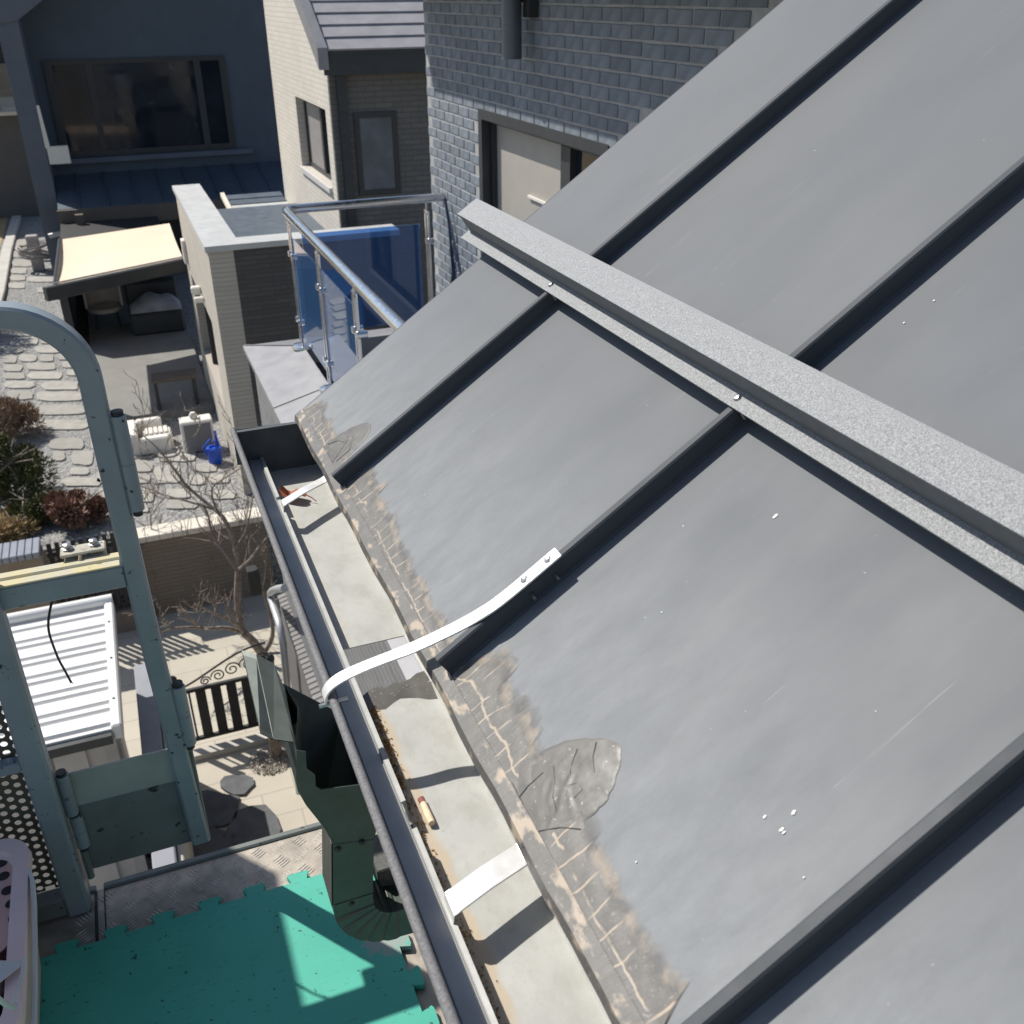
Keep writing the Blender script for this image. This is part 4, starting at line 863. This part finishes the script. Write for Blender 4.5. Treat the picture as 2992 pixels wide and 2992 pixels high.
# awning
aw = thing('awning', 'cream fabric patio awning with dark front bar', 'awning', (0, 14, GZ))
A0, A1 = pZ(160, 838, -3.45), pZ(548, 758, -3.45); B0, B1 = A0 + Vector((-.15, 4.6, 1.05)), A1 + Vector((.02, 4.6, 1.05))
B0 = pZ(176, 700, -3.40); B1 = pZ(550, 648, -3.40)
A1.x = min(A1.x, .845); B1.x = min(B1.x, .85)
vs = []; fs = []
for i in range(13):
    for j in range(9):
        s_, t_ = i / 12, j / 8; p = A0.lerp(A1, s_).lerp(B0.lerp(B1, s_), t_); p.z -= .05 * math.sin(math.pi * t_) + .012 * math.sin(9 * s_) * math.sin(math.pi * t_); vs.append(p)
for i in range(12):
    for j in range(8): fs.append((i * 9 + j, (i + 1) * 9 + j, (i + 1) * 9 + j + 1, i * 9 + j + 1))
obj('fabric', MB().add(vs, fs), CREAM, aw, smooth=True)
dA = (A1 - A0).normalized()
obj('front_bar', MB().rtube([A0 - dA * .14 + Vector((0, -.05, -.06)), A1 + Vector((0, -.05, -.06))], (0, 0, 1), .09, .05), DARKM, aw)
obj('valance_edge', MB().tube([A0 + Vector((0, -.02, .05)), A1 + Vector((0, -.02, .05))], .014, 6), CAPW, aw)
obj('side_bar', MB().tube([A0, B0], .03, 6), DARKM, aw)
obj('support_post', MB().box((A0.x + .02, A0.y + .03, GZ), (A0.x + .12, A0.y + .13, A0.z - .1)), DARKM, aw)
obj('shade_canopy', MB().box((-1.0, 17.2, -4.10), (.84, 21.88, -4.05)), BLACK, aw)  # black sheet added to shade the patio and stand for its dark recess
obj('shade_screen', MB().box((-1.0, 17.2, GZ), (-.96, 21.88, -4.10)), BLACK, aw)  # black screen added to keep sun off the rear patio floor
# patio slab and things on it
struct('patio_slab', MB().box((-.75, 13.75, GZ + .002), (.85, 21.8, -5.2)), DECKM)
bn = thing('bench', 'low dark brown bench at the patio edge under the awning', 'bench', (.36, 14.0, -5.2))
box('seat', (.08, 13.82, -4.80), (.70, 14.12, -4.74), BROWNF, bn, .01)
for x in (.10, .62):
    for y in (13.85, 14.05): box('leg', (x, y, -5.2), (x + .05, y + .05, -4.801), DARKM, bn)
sf = thing('sofa', 'dark sofa with pale crumpled cloth in the shade of the patio', 'sofa', (.4, 18.1, -5.2))
box('seat', (-.05, 17.5, -5.2), (.83, 18.2, -4.82), DARKM, sf, .04); box('backrest', (-.05, 18.21, -5.2), (.83, 18.45, -4.45), DARKM, sf, .04)
vs = []; fs = []; rnd = random.Random(2)
for i in range(21):
    for j in range(11):
        a, b_ = i / 20, j / 10; e = math.sin(math.pi * a) ** .5 * math.sin(math.pi * b_) ** .5
        vs.append((-.02 + .84 * a, 17.52 + .66 * b_, -4.81 + .22 * e + .03 * e * math.sin(13 * a + 5 * b_) + .02 * e * rnd.uniform(-1, 1)))
for i in range(20):
    for j in range(10): fs.append((i * 11 + j, (i + 1) * 11 + j, (i + 1) * 11 + j + 1, i * 11 + j + 1))
obj('cloth', MB().add(vs, fs), CLOTH, sf, smooth=True)
ch = thing('armchair', 'pale round backed armchair on the patio beside the awning post', 'chair', (-.40, 18.4, -5.2))
bk_ = []
for k in range(13):
    a = math.radians(-20 + 220 * k / 12); bk_.append((-.42 + .33 * math.cos(a), 18.4 + .30 * math.sin(a)))
obj('backrest', MB().loft([[(x, y, -4.85), (x * 1.0, y, -4.25 - .25 * abs(k - 6) / 6), (x + (.42 + x) * -.12, y - (y - 18.4) * .12, -4.25 - .25 * abs(k - 6) / 6), (x + (.42 + x) * -.12, y - (y - 18.4) * .12, -4.85)] for k, (x, y) in enumerate(bk_)]), CHAIRM, ch, smooth=True)
obj('seat', MB().lathe((-.42, 18.4, -4.85), [(.02, -.08), (.29, -.07), (.30, 0), (.02, .02)], 18), CHAIRM, ch, smooth=True)
for k in range(4):
    a = .785 + k * 1.571; obj('leg', MB().tube([(-.42 + .22 * math.cos(a), 18.4 + .22 * math.sin(a), -4.9), (-.42 + .28 * math.cos(a), 18.4 + .28 * math.sin(a), -5.2)], .02, 6), DARKM, ch)
# white slatted planter box, air conditioner, can, hose
ac = thing('slatted_stand', 'white plastic stand with slats on the gravel before the patio', 'stand', (-.05, 13.0, GZ))
c0 = pZ(440, 1315, GZ)
obj('frame', MB().bbox((c0.x - .24, c0.y - .16, GZ), (c0.x - .12, c0.y + .42, GZ + .30), .02).bbox((c0.x - .12, c0.y + .30, GZ), (c0.x + .20, c0.y + .42, GZ + .30), .02).bbox((c0.x - .12, c0.y - .16, GZ), (c0.x + .26, c0.y - .06, GZ + .22), .02), ACW, ac)
obj('seat_box', MB().bbox((c0.x - .06, c0.y - .05, GZ), (c0.x + .30, c0.y + .24, GZ + .20), .02), ACW, ac)
for k in range(5): box('slat', (c0.x - .04 + .062 * k, c0.y + .02, GZ + .203), (c0.x + .005 + .062 * k, c0.y + .22, GZ + .228), ACW, ac)
c1 = pZ(588, 1322, GZ)
ou = thing('outdoor_unit', 'white outdoor air conditioner unit with grey grille beside the annex wall', 'air conditioner', (c1.x, c1.y, GZ))
obj('casing', MB().bbox((c1.x - .20, c1.y, GZ + .02), (c1.x + .20, c1.y + .22, GZ + .44), .015), ACW, ou)
obj('grille', MB().box((c1.x - .165, c1.y - .004, GZ + .04), (c1.x + .17, c1.y - .001, GZ + .40)), ACG, ou)
obj('valve_cover', MB().lathe((c1.x - .02, c1.y + .12, GZ + .44), [(.05, 0), (.05, .05), (.03, .08)], 10), ACW, ou, smooth=True)
for x in (-.16, .13): box('foot', (c1.x + x, c1.y + .02, GZ), (c1.x + x + .04, c1.y + .20, GZ + .019), ACG, ou)
c2 = pZ(632, 1352, GZ)
wc = thing('watering_can', 'bright blue plastic watering can beside the annex wall', 'watering can', (c2.x, c2.y, GZ))
obj('tank', MB().lathe((c2.x, c2.y, GZ), [(.085, 0), (.09, .01), (.10, .20), (.095, .215), (.06, .22), (.055, .20)], 18), BLUEP, wc, smooth=True)
obj('handle', MB().tube([(c2.x - .09, c2.y - .01, GZ + .12), (c2.x - .13, c2.y - .02, GZ + .24), (c2.x - .03, c2.y, GZ + .33), (c2.x + .03, c2.y, GZ + .28), (c2.x + .03, c2.y, GZ + .21)], .014, 8), BLUEP, wc, smooth=True)
obj('spout', MB().tube([(c2.x + .07, c2.y + .02, GZ + .12), (c2.x + .05, c2.y + .06, GZ + .30), (c2.x + .045, c2.y + .09, GZ + .40)], [.03, .02, .018], 8), BLUEP, wc, smooth=True)
hp = [pZ(x, y, GZ + .035) for x, y in ((570, 1268), (560, 1290), (535, 1305), (500, 1308), (470, 1318), (462, 1330), (480, 1335), (510, 1332), (525, 1318), (515, 1305), (490, 1306), (478, 1322))]
tag(obj('garden_hose', MB().tube(smoothp(hp), .013, 6), HOSE, smooth=True), 'pale clear hose coiled on the slabs beside the air conditioner', 'hose')
c3 = pZ(115, 790, GZ)
tr = thing('hose_reel', 'tangled grey hose reel at the corner of the far house', 'hose reel', (c3.x, c3.y, GZ))
for k in range(6):
    r = .30 + .05 * random.random(); tz = random.uniform(-.3, .3)
    obj('coil', MB().tube([(c3.x + r * math.cos(a), c3.y + r * .8 * math.sin(a), GZ + .28 + .05 * k + tz * math.cos(a) * .4) for a in [i * .42 for i in range(16)]], .022, 5), BUNDLE, tr)
box('stand', (c3.x - .12, c3.y - .1, GZ), (c3.x + .12, c3.y + .1, GZ + .75), BUNDLE, tr, .02)

# ================================================================== GARDEN
kerb = MB(); ka = [pZ(50, 640, GZ), pZ(22, 740, GZ), pZ(0, 860, GZ), pZ(-40, 1000, GZ)]
tag(obj('lawn_kerb', kerb.rtube([a + Vector((0, 0, .03)) for a in ka], (0, 0, 1), .06, .11), CONC), 'pale concrete edging between straw lawn and stepping stones', 'kerb')
Zs = 800 / 1932
stones = [(95,0,230,70),(85,80,230,130),(80,140,240,190),(75,200,190,240),(190,260,390,300),(70,250,180,290),(60,305,180,345),(260,340,420,375),(300,385,430,420),(60,560,220,630),(40,645,225,680),(240,640,380,690),(140,690,270,740),(280,692,400,735),(250,745,440,800),(30,760,160,800),(130,810,260,860),(280,810,380,860),(410,810,500,850),(20,820,120,870),(180,870,390,920),(440,860,540,905),(20,880,160,930),(20,940,180,985),(200,930,440,985),(470,920,560,960),(20,1000,250,1050),(290,1000,560,1060),(40,1065,230,1130),(250,1075,590,1140),(220,1165,610,1235),(150,1270,640,1340),(340,1400,600,1480),(370,1490,460,1560),(505,1490,660,1590),(490,1610,630,1660),(440,1680,720,1740),
 (870,1370,990,1430),(890,1450,1010,1540),(930,1560,1075,1640),(1110,1480,1390,1565),(1090,1590,1280,1720),(1370,1580,1530,1640),(1330,1665,1450,1730),(940,1660,1060,1720),(920,1760,1090,1850),(1170,1760,1340,1825),(1470,1655,1620,1720),(1170,1840,1400,1900),(940,1870,1050,1925),(1480,1770,1660,1830),(700,1750,880,1830),(640,1400,760,1480),(690,1500,820,1590),(680,1620,860,1720)]
rnd = random.Random(31)
path = thing('stepping_stones', 'x', 'x', (0, 12, GZ)) if False else None
for k, (xa, ya, xb, yb) in enumerate(stones):
    c = [pZ(x * Zs, 700 + y * Zs, GZ + .014) for x, y in ((xa, yb), (xb, yb), (xb, ya), (xa, ya))]
    ctr = sum(c, Vector()) / 4; pts = []
    for i in range(4):
        a, b_ = c[i], c[(i + 1) % 4]
        for q in (.10, .36, .64, .90):
            p = a.lerp(b_, q + rnd.uniform(-.04, .04)); s_ = 1.08 - rnd.uniform(0, .17) - (.0 if .2 < q < .8 else .07); pts.append(ctr + (p - ctr) * s_)
    base = [Vector((p.x, p.y, GZ + .003)) for p in pts]; top = [ctr + (p - ctr) * .98 + Vector((0, 0, .006)) for p in pts]
    obj('stepping_stone', MB().loft([base, pts, top]), STONE, TERR)
# low retaining wall with white cap, brown boundary pieces
rw = thing('retaining_wall', 'brown brick retaining wall with pale coping below the garden', 'wall', (.2, 10.2, LZ))
obj('wall', MB().box((-.42, 10.22, LZ), (.99, 10.399, GZ - .02)), BROWNW, rw)
for k in range(10): obj('coping_stone', MB().bbox((-.44 + .143 * k, 10.18, GZ - .018), (-.301 + .143 * k, 10.44, GZ + .05), .006), WCAP, rw)
bw_ = thing('gate_pier', 'brown boundary wall with grey blue tile coping beside the picket fence', 'wall', (-1.6, 9.9, LZ))
obj('wall', MB().box((-4.5, 9.82, LZ), (-1.30, 10.05, -5.06)), mat('brown_render', (.27, .22, .165), .85, 0, .08, 6), bw_)
for k in range(14): obj('coping_tile', MB().bbox((-1.372 - .07 * k, 9.76, -5.058), (-1.308 - .07 * k, 10.11, -4.99), .006), mat('blue_grey_tile', (.24, .26, .30), .4, 0, .1, 6), bw_)
pf = thing('picket_fence', 'black picket fence at the garden edge behind the gate crossbar', 'fence', (-.9, 10.1, LZ))
for k in range(11): obj('picket', MB().bbox((-1.27 + .078 * k, 10.08, -6.02), (-1.225 + .078 * k, 10.10, -5.08), .004), BLACK, pf)
for z in (-5.95, -5.25): obj('rail', MB().box((-1.29, 10.102, z), (-.44, 10.13, z + .05)), BLACK, pf)
obj('plinth', MB().box((-1.295, 10.02, LZ), (-.44, 10.2, -6.02)), mat('brown_plinth', (.17, .14, .12), .9, 0, .1, 8), pf)
# shed
sh = thing('shed', 'small shed with white ribbed metal roof seen below the basket', 'shed', (-.95, 6.5, LZ))
SZ = -4.3; sx0, sx1, sy0, sy1 = -1.9, -.565, 5.72, 7.36
shr = obj('roof', MB().box((sx0, sy0, SZ - .05), (sx1 - .05, sy1, SZ - .012)), WHITEP, sh)
y = sy0 + .03; k = 0
while y < sy1 - .12:
    wdt = .150 if k % 2 == 0 else .075
    yb = min(y + wdt, sy1 - .09)
    obj('roof_rib', MB().loft([[(x, y, SZ - .012), (x, y + .016, SZ + .010), (x, yb - .016, SZ + .010), (x, yb, SZ - .012)] for x in (sx0, sx1 - .055)]), WHITEP, shr)
    y = yb + .012; k += 1
obj('ridge_flashing', MB().tube([(sx0, sy1 - .02, SZ + .02), (sx1 + .01, sy1 - .02, SZ + .02)], .045, 10), WHITEP, sh, smooth=True)
obj('edge_trim', MB().bbox((sx1 - .055, sy0 - .02, SZ - .10), (sx1 + .012, sy1, SZ + .024), .012), WHITEP, sh)
obj('front_gutter', MB().box((sx0, sy0 - .05, SZ - .10), (sx1 - .06, sy0 - .002, SZ - .03)), DARKM, sh)
for yy_ in (6.0, 6.5, 7.0): obj('screw', MB().lathe((sx1 - .025, yy_, SZ + .024), [(.010, 0), (.008, .006), (.001, .008)], 8), DARKM, sh)
obj('wall', MB().box((sx0, sy0 + .10, LZ), (sx1 - .14, sy1 - .1, SZ - .05)), SHEDW, sh)
obj('door_panel', MB().box((-1.02, sy0 + .07, LZ + .02), (-.82, sy0 + .099, SZ - .16)), SHEDW, sh); obj('door_panel', MB().box((-1.45, sy0 + .07, LZ + .02), (-1.04, sy0 + .099, SZ - .16)), SHEDW, sh)
obj('corner_post', MB().box((sx1 - .139, sy0 + .08, LZ), (sx1 - .06, sy0 + .16, SZ - .05)), mat('shed_post', (.42, .40, .38), .6), sh)
lw_ = thing('side_planter', 'long narrow bluish concrete bed wall beside the shed', 'planter', (-.44, 6.2, LZ))
obj('bed', MB().bbox((-.52, 4.9, LZ), (-.37, 7.42, -5.0), .01), CONCB, lw_); obj('edge', MB().bbox((-.365, 4.9, LZ), (-.325, 7.46, -5.06), .008), CONC, lw_)
# gate with boards and scroll work
gt = thing('garden_gate', 'black iron gate with dark boards and scroll work top', 'gate', (.1, 7.77, LZ))
GY = 7.77
for x in (-.255, .62): obj('gate_post', MB().lathe((x, GY, LZ), [(.032, 0), (.032, .78), (.040, .79), (.040, .83), (.012, .86)], 12), BLACK, gt, smooth=True)
for z in (-6.22, -5.66): obj('rail', MB().box((-.22, GY - .015, z), (.60, GY + .015, z + .035)), BLACK, gt)
for k in range(5): obj('board', MB().bbox((-.085 + .138 * k, GY - .012, -6.185), (.005 + .138 * k, GY + .012, -5.665), .003), BLACK, gt)
obj('bar', MB().tube([(-.14, GY, -6.2), (-.14, GY, -5.65)], .010, 6), BLACK, gt)
top = [(-.22 + .82 * k / 20, GY, -5.60 + .30 * math.sin(math.pi * min(1, k / 20) * .5) ** 1.4) for k in range(21)]
obj('arched_top', MB().tube(top, .010, 6), BLACK, gt)
def scroll(cx_, cz_, r, a0, turns, d):
    return [(cx_ + d * r * (1 - .8 * t) * math.cos(a0 + turns * 6.283 * t), GY, cz_ + r * (1 - .8 * t) * math.sin(a0 + turns * 6.283 * t)) for t in [k / 26 for k in range(27)]]
for (cx_, cz_, r, d) in ((.02, -5.575, .05, 1), (.14, -5.545, .065, -1), (.27, -5.51, .075, 1), (.42, -5.49, .085, -1), (.54, -5.47, .07, 1)): obj('scroll', MB().tube(scroll(cx_, cz_, r, 0, 1.6, d), .007, 5), BLACK, gt)
obj('kerb_strip', MB().box((-.2, GY - .10, LZ + .004), (.66, GY + .0, LZ + .05)), WCAP, gt) if False else None
struct('gate_sill', MB().box((-.24, 7.56, LZ + .006), (.72, 7.66, LZ + .07)), CONC)
for (x, y, a, b_) in ((480, 2330, 70, 55), (620, 2360, 90, 60), (560, 2470, 150, 70), (740, 2420, 90, 80), (450, 2420, 50, 50), (690, 2290, 60, 34)):
    pts = []
    for k in range(11):
        th_ = 6.283 * k / 11; rr = rnd.uniform(.75, 1.05); pts.append(pZ(x + a * rr * math.cos(th_), y + b_ * rr * math.sin(th_), LZ + .03))
    base = [Vector((p.x, p.y, LZ + .006)) for p in pts]
    obj('shadow_flag_slab', MB().loft([base, pts]), STONED, LANE)  # dark slabs stand in for the basket's shadow on the lane
# pipe loop against the wall
prl = thing('drain_pipe', 'pale galvanised pipe running down the plinth wall to the lane', 'pipe', (.66, 7, LZ))
pp_ = [pX(x, y, .66) for x, y in ((832, 1718), (800, 1722), (787, 1735), (800, 1775), (818, 1830))]
pp_ += [pX(830, 1900, .66), pX(852, 2150, .66), pX(873, 2300, .62), pX(877, 2385, .60), pX(868, 2412, .58), pX(845, 2428, .54), pX(830, 2445, .50)]
obj('pipe', MB().tube(smoothp(pp_, 1), .030, 10), mat('galvanised', (.50, .51, .52), .4, .4, .08, 10), prl, smooth=True)
obj('meter_box', MB().bbox((.62, 9.0, -5.55), (.74, 9.14, -5.25), .01), BLACK, prl)

# ---- plants
def leaves(c, rx, ry, rz, n, s, seed, needle=False, dens=.3):
    rnd = random.Random(seed); mb = MB(); lobes = []
    for k in range(16):
        d = Vector((rnd.gauss(0, 1), rnd.gauss(0, 1), rnd.gauss(0, .8))).normalized() * rnd.uniform(.35, .8)
        lobes.append((Vector((d.x * rx, d.y * ry, abs(d.z) * rz)), rnd.uniform(.22, .45)))
    for k in range(n):
        o, r = rnd.choice(lobes); d = Vector((rnd.gauss(0, 1), rnd.gauss(0, 1), rnd.gauss(0, 1))).normalized(); q = rnd.random() ** dens
        p = c + o + Vector((d.x * rx, d.y * ry, d.z * rz)) * r * q
        a = (d + Vector((rnd.uniform(-.7, .7), rnd.uniform(-.7, .7), rnd.uniform(-.2, .9)))).normalized(); b_ = a.orthogonal().normalized()
        b_ = (b_ * rnd.uniform(-1, 1) + a.cross(b_) * rnd.uniform(-1, 1)).normalized(); L, w = s * rnd.uniform(.6, 1.4), s * (.14 if needle else .42) * rnd.uniform(.7, 1.3)
        mb.add([p - b_ * w, p + a * L * .5 - b_ * w, p + a * L, p + b_ * w], [(0, 1, 2, 3)])
    return mb
def shrub(nm, label, cat, px, py, z, rx, ry, rz, n, s, m, seed, needle=False):
    c = pZ(px, py, z); t = thing(nm, label, cat, tuple(c))
    obj('foliage', leaves(c + Vector((0, 0, rz * .35)), rx, ry, rz, n, s, seed, needle), m, t)
    mb = MB(); rnd = random.Random(seed)
    for k in range(7): mb.tube([c, c + Vector((rnd.uniform(-.5, .5) * rx, rnd.uniform(-.5, .5) * ry, rz * .6)), c + Vector((rnd.uniform(-.9, .9) * rx, rnd.uniform(-.9, .9) * ry, rz * 1.1))], [.03, .018, .006], 5)
    obj('stems', mb, BARK, t); return t
shrub('evergreen_shrub', 'dark green evergreen shrub at the left edge of the garden', 'shrub', 40, 1465, GZ, .52, .55, .62, 9000, .055, LEAFG, 1, True)
shrub('evergreen_shrub', 'olive evergreen shrub in front of the brown walls coping', 'shrub', 120, 1520, GZ, .30, .3, .30, 3500, .05, LEAFG, 5, True)
shrub('brown_shrub', 'dry light brown twiggy shrub behind the evergreen at the left edge', 'shrub', 40, 1275, GZ, .40, .40, .42, 4200, .06, LEAFB, 2, True)
shrub('red_shrub', 'rounded reddish brown shrub behind the gate frame post', 'shrub', 235, 1530, GZ, .36, .36, .34, 5200, .045, LEAFR, 3)
shrub('straw_grass_clump', 'straw coloured dry grass clump at the lower left of the shrubs', 'grass clump', 20, 1560, GZ, .42, .4, .20, 4200, .07, STRAW, 6, True)
shrub('conifer', 'tall dark conifer at the far left edge shading the stepping stones', 'tree', -190, 965, GZ, .55, .8, 2.5, 9000, .10, LEAFG, 4, True)
def limb(mb, pts, r0, r1, rnd, twigs, tl, depth=0):
    n = len(pts); mb.tube(pts, [r0 + (r1 - r0) * i / (n - 1) for i in range(n)], 6 if r0 > .012 else 4)
    for k in range(twigs):
        i = rnd.randint(max(0, n // 4), n - 1); p = Vector(pts[i]); t = (Vector(pts[i]) - Vector(pts[max(0, i - 1)]))
        t = t.normalized() if t.length else Vector((0, 0, 1)); d = (t * .6 + Vector((rnd.uniform(-1, 1), rnd.uniform(-.8, .8), rnd.uniform(-.35, 1)))).normalized()
        q = [p]; L = tl * rnd.uniform(.5, 1.2)
        for s_ in range(4): d = (d + Vector((rnd.uniform(-.35, .35), rnd.uniform(-.3, .3), rnd.uniform(-.1, .35)))).normalized(); q.append(q[-1] + d * L / 4)
        rr = (r0 + (r1 - r0) * i / (n - 1)) * .5
        if depth < 2: limb(mb, q, max(.0045, rr), .0032, rnd, 3 if depth == 0 else 2, tl * .55, depth + 1)
        else: mb.tube(q, .0032, 4)
def tree(label, base, limbs, seed, y):
    t = thing('bare_tree', label, 'tree', base); rnd = random.Random(seed)
    for k, (nm, pts, r0, r1, tw, tl, dy) in enumerate(limbs):
        P = [pY(px, py, y + dy * i / max(1, len(pts) - 1)) for i, (px, py) in enumerate(pts)]
        mb = MB(); limb(mb, smoothp(P, 1), r0, r1, rnd, tw, tl); obj(nm, mb, BARK, t)
tb = pZ(768, 1912, LZ); Y1 = tb.y
tree('bare leafless tree with low spreading branches in front of the brown retaining wall', tuple(tb), [
    ('trunk', [(768, 1912), (752, 1890), (735, 1868), (712, 1850)], .060, .042, 1, .3, .0),
    ('branch', [(735, 1868), (705, 1832), (690, 1760), (693, 1690), (694, 1668)], .032, .024, 3, .3, .1),
    ('branch', [(694, 1668), (660, 1620), (630, 1580), (615, 1545), (608, 1500), (590, 1470)], .022, .006, 7, .45, .3),
    ('branch', [(694, 1668), (735, 1632), (762, 1590), (790, 1560)], .020, .006, 5, .4, .1),
    ('branch', [(712, 1850), (660, 1832), (610, 1838), (560, 1832), (500, 1836), (470, 1850)], .026, .006, 9, .34, -.3),
    ('branch', [(712, 1850), (680, 1815), (640, 1800), (600, 1780), (570, 1765)], .022, .006, 6, .34, -.5),
    ('branch', [(768, 1912), (795, 1870), (798, 1830), (775, 1740), (745, 1660), (725, 1600), (735, 1560)], .030, .006, 7, .45, .2)], 5, Y1)
tb2 = pZ(700, 1790, LZ)
tree('taller bare tree whose thin branches reach over the garden slabs', tuple(tb2), [
    ('trunk', [(700, 1790), (697, 1700), (690, 1600), (660, 1520), (630, 1490)], .034, .022, 2, .35, .1),
    ('branch', [(630, 1490), (585, 1455), (540, 1415), (505, 1365), (470, 1320), (430, 1280), (388, 1255)], .020, .004, 8, .5, .6),
    ('branch', [(630, 1490), (560, 1468), (500, 1452), (450, 1435), (395, 1412)], .014, .004, 6, .5, .4),
    ('branch', [(640, 1500), (620, 1460), (618, 1420), (660, 1395), (700, 1370), (725, 1350)], .014, .004, 6, .5, .4),
    ('branch', [(690, 1600), (720, 1550), (735, 1480), (740, 1440)], .014, .004, 5, .45, .3)], 15, tb2.y)
tb3 = pZ(585, 1760, LZ)
tree('slender bare sapling leaning left across the brown retaining wall', tuple(tb3), [
    ('trunk', [(585, 1760), (560, 1745), (520, 1700), (488, 1655), (470, 1625), (450, 1600), (442, 1545), (440, 1500)], .018, .005, 12, .35, .0),
    ('branch', [(560, 1750), (600, 1725), (640, 1710), (660, 1690)], .012, .004, 6, .3, .0)], 25, tb3.y)
rg = pZ(795, 2225, LZ); mb = MB(); rnd = random.Random(17)
for k in range(900):
    a, r = rnd.uniform(0, 6.283), .21 * math.sqrt(rnd.random()); s_ = rnd.uniform(.008, .016); c = rg + Vector((r * math.cos(a), r * .85 * math.sin(a), .018 + s_ * .4))
    mb.add([c + Vector((rnd.uniform(-1, 1), rnd.uniform(-1, 1), rnd.uniform(-.6, 1))) * s_ for _ in range(5)], [(0, 1, 2), (0, 2, 3), (0, 3, 4), (1, 4, 3), (1, 2, 4)])
tag(obj('pebbles', mb, mat('pebble', (.42, .38, .33), .9, 0, .3, 60)), 'pale pebbles filling the round tree pit by the gate', 'pebbles', kind='stuff')
tag(obj('tree_stake', MB().lathe(rg + Vector((.05, .05, 0)), [(.055, 0), (.05, .30), (.03, .32)], 10), BARK), 'short cut stump in the pebble ring by the gate', 'stump')

# ---- far background at the left edge
bg = thing('terrace_house', 'grey house with glass balcony at the far left edge beyond the dark house', 'house', (-3.2, 31, GZ))
obj('wall', MB().box((-5.5, 30, GZ), (-1.3, 33, -2.75)), mat('grey_siding', (.12, .115, .11), .8, 0, .08, 3), bg)
obj('balcony_ledge', MB().box((-5.5, 29.8, -2.75), (-1.3, 31.0, -2.66)), WCAP, bg)
box('balcony_glass', (-5.5, 29.9, -2.66), (-1.4, 29.93, -1.55), GLASSC, bg)
obj('upper_wall', MB().box((-5.5, 31, -2.66), (-1.3, 33, .6)), mat('pale_wall', (.50, .50, .48), .8, 0, .05, 3), bg)
obj('upper_window', MB().box((-3.4, 30.96, -2.4), (-1.9, 30.995, -.4)), PANE, bg)
fr_ = thing('distant_house', 'pale house with white coping far behind the lawn', 'house', (-6, 48, GZ))
obj('wall', MB().box((-12, 46, GZ), (-4.2, 52, .8)), mat('far_brown_wall', (.26, .23, .21), .85, 0, .1, 1), fr_); obj('roof', MB().prism([(-12.5, 45.5, .8), (-12.5, 52.5, .8), (-12.5, 49, 3)], (8.8, 0, 0)), SHING, fr_)
for k in range(4): box('window', (-11 + 1.7 * k, 45.95, -2.2), (-10 + 1.7 * k, 45.99, -.8), PANE, fr_)
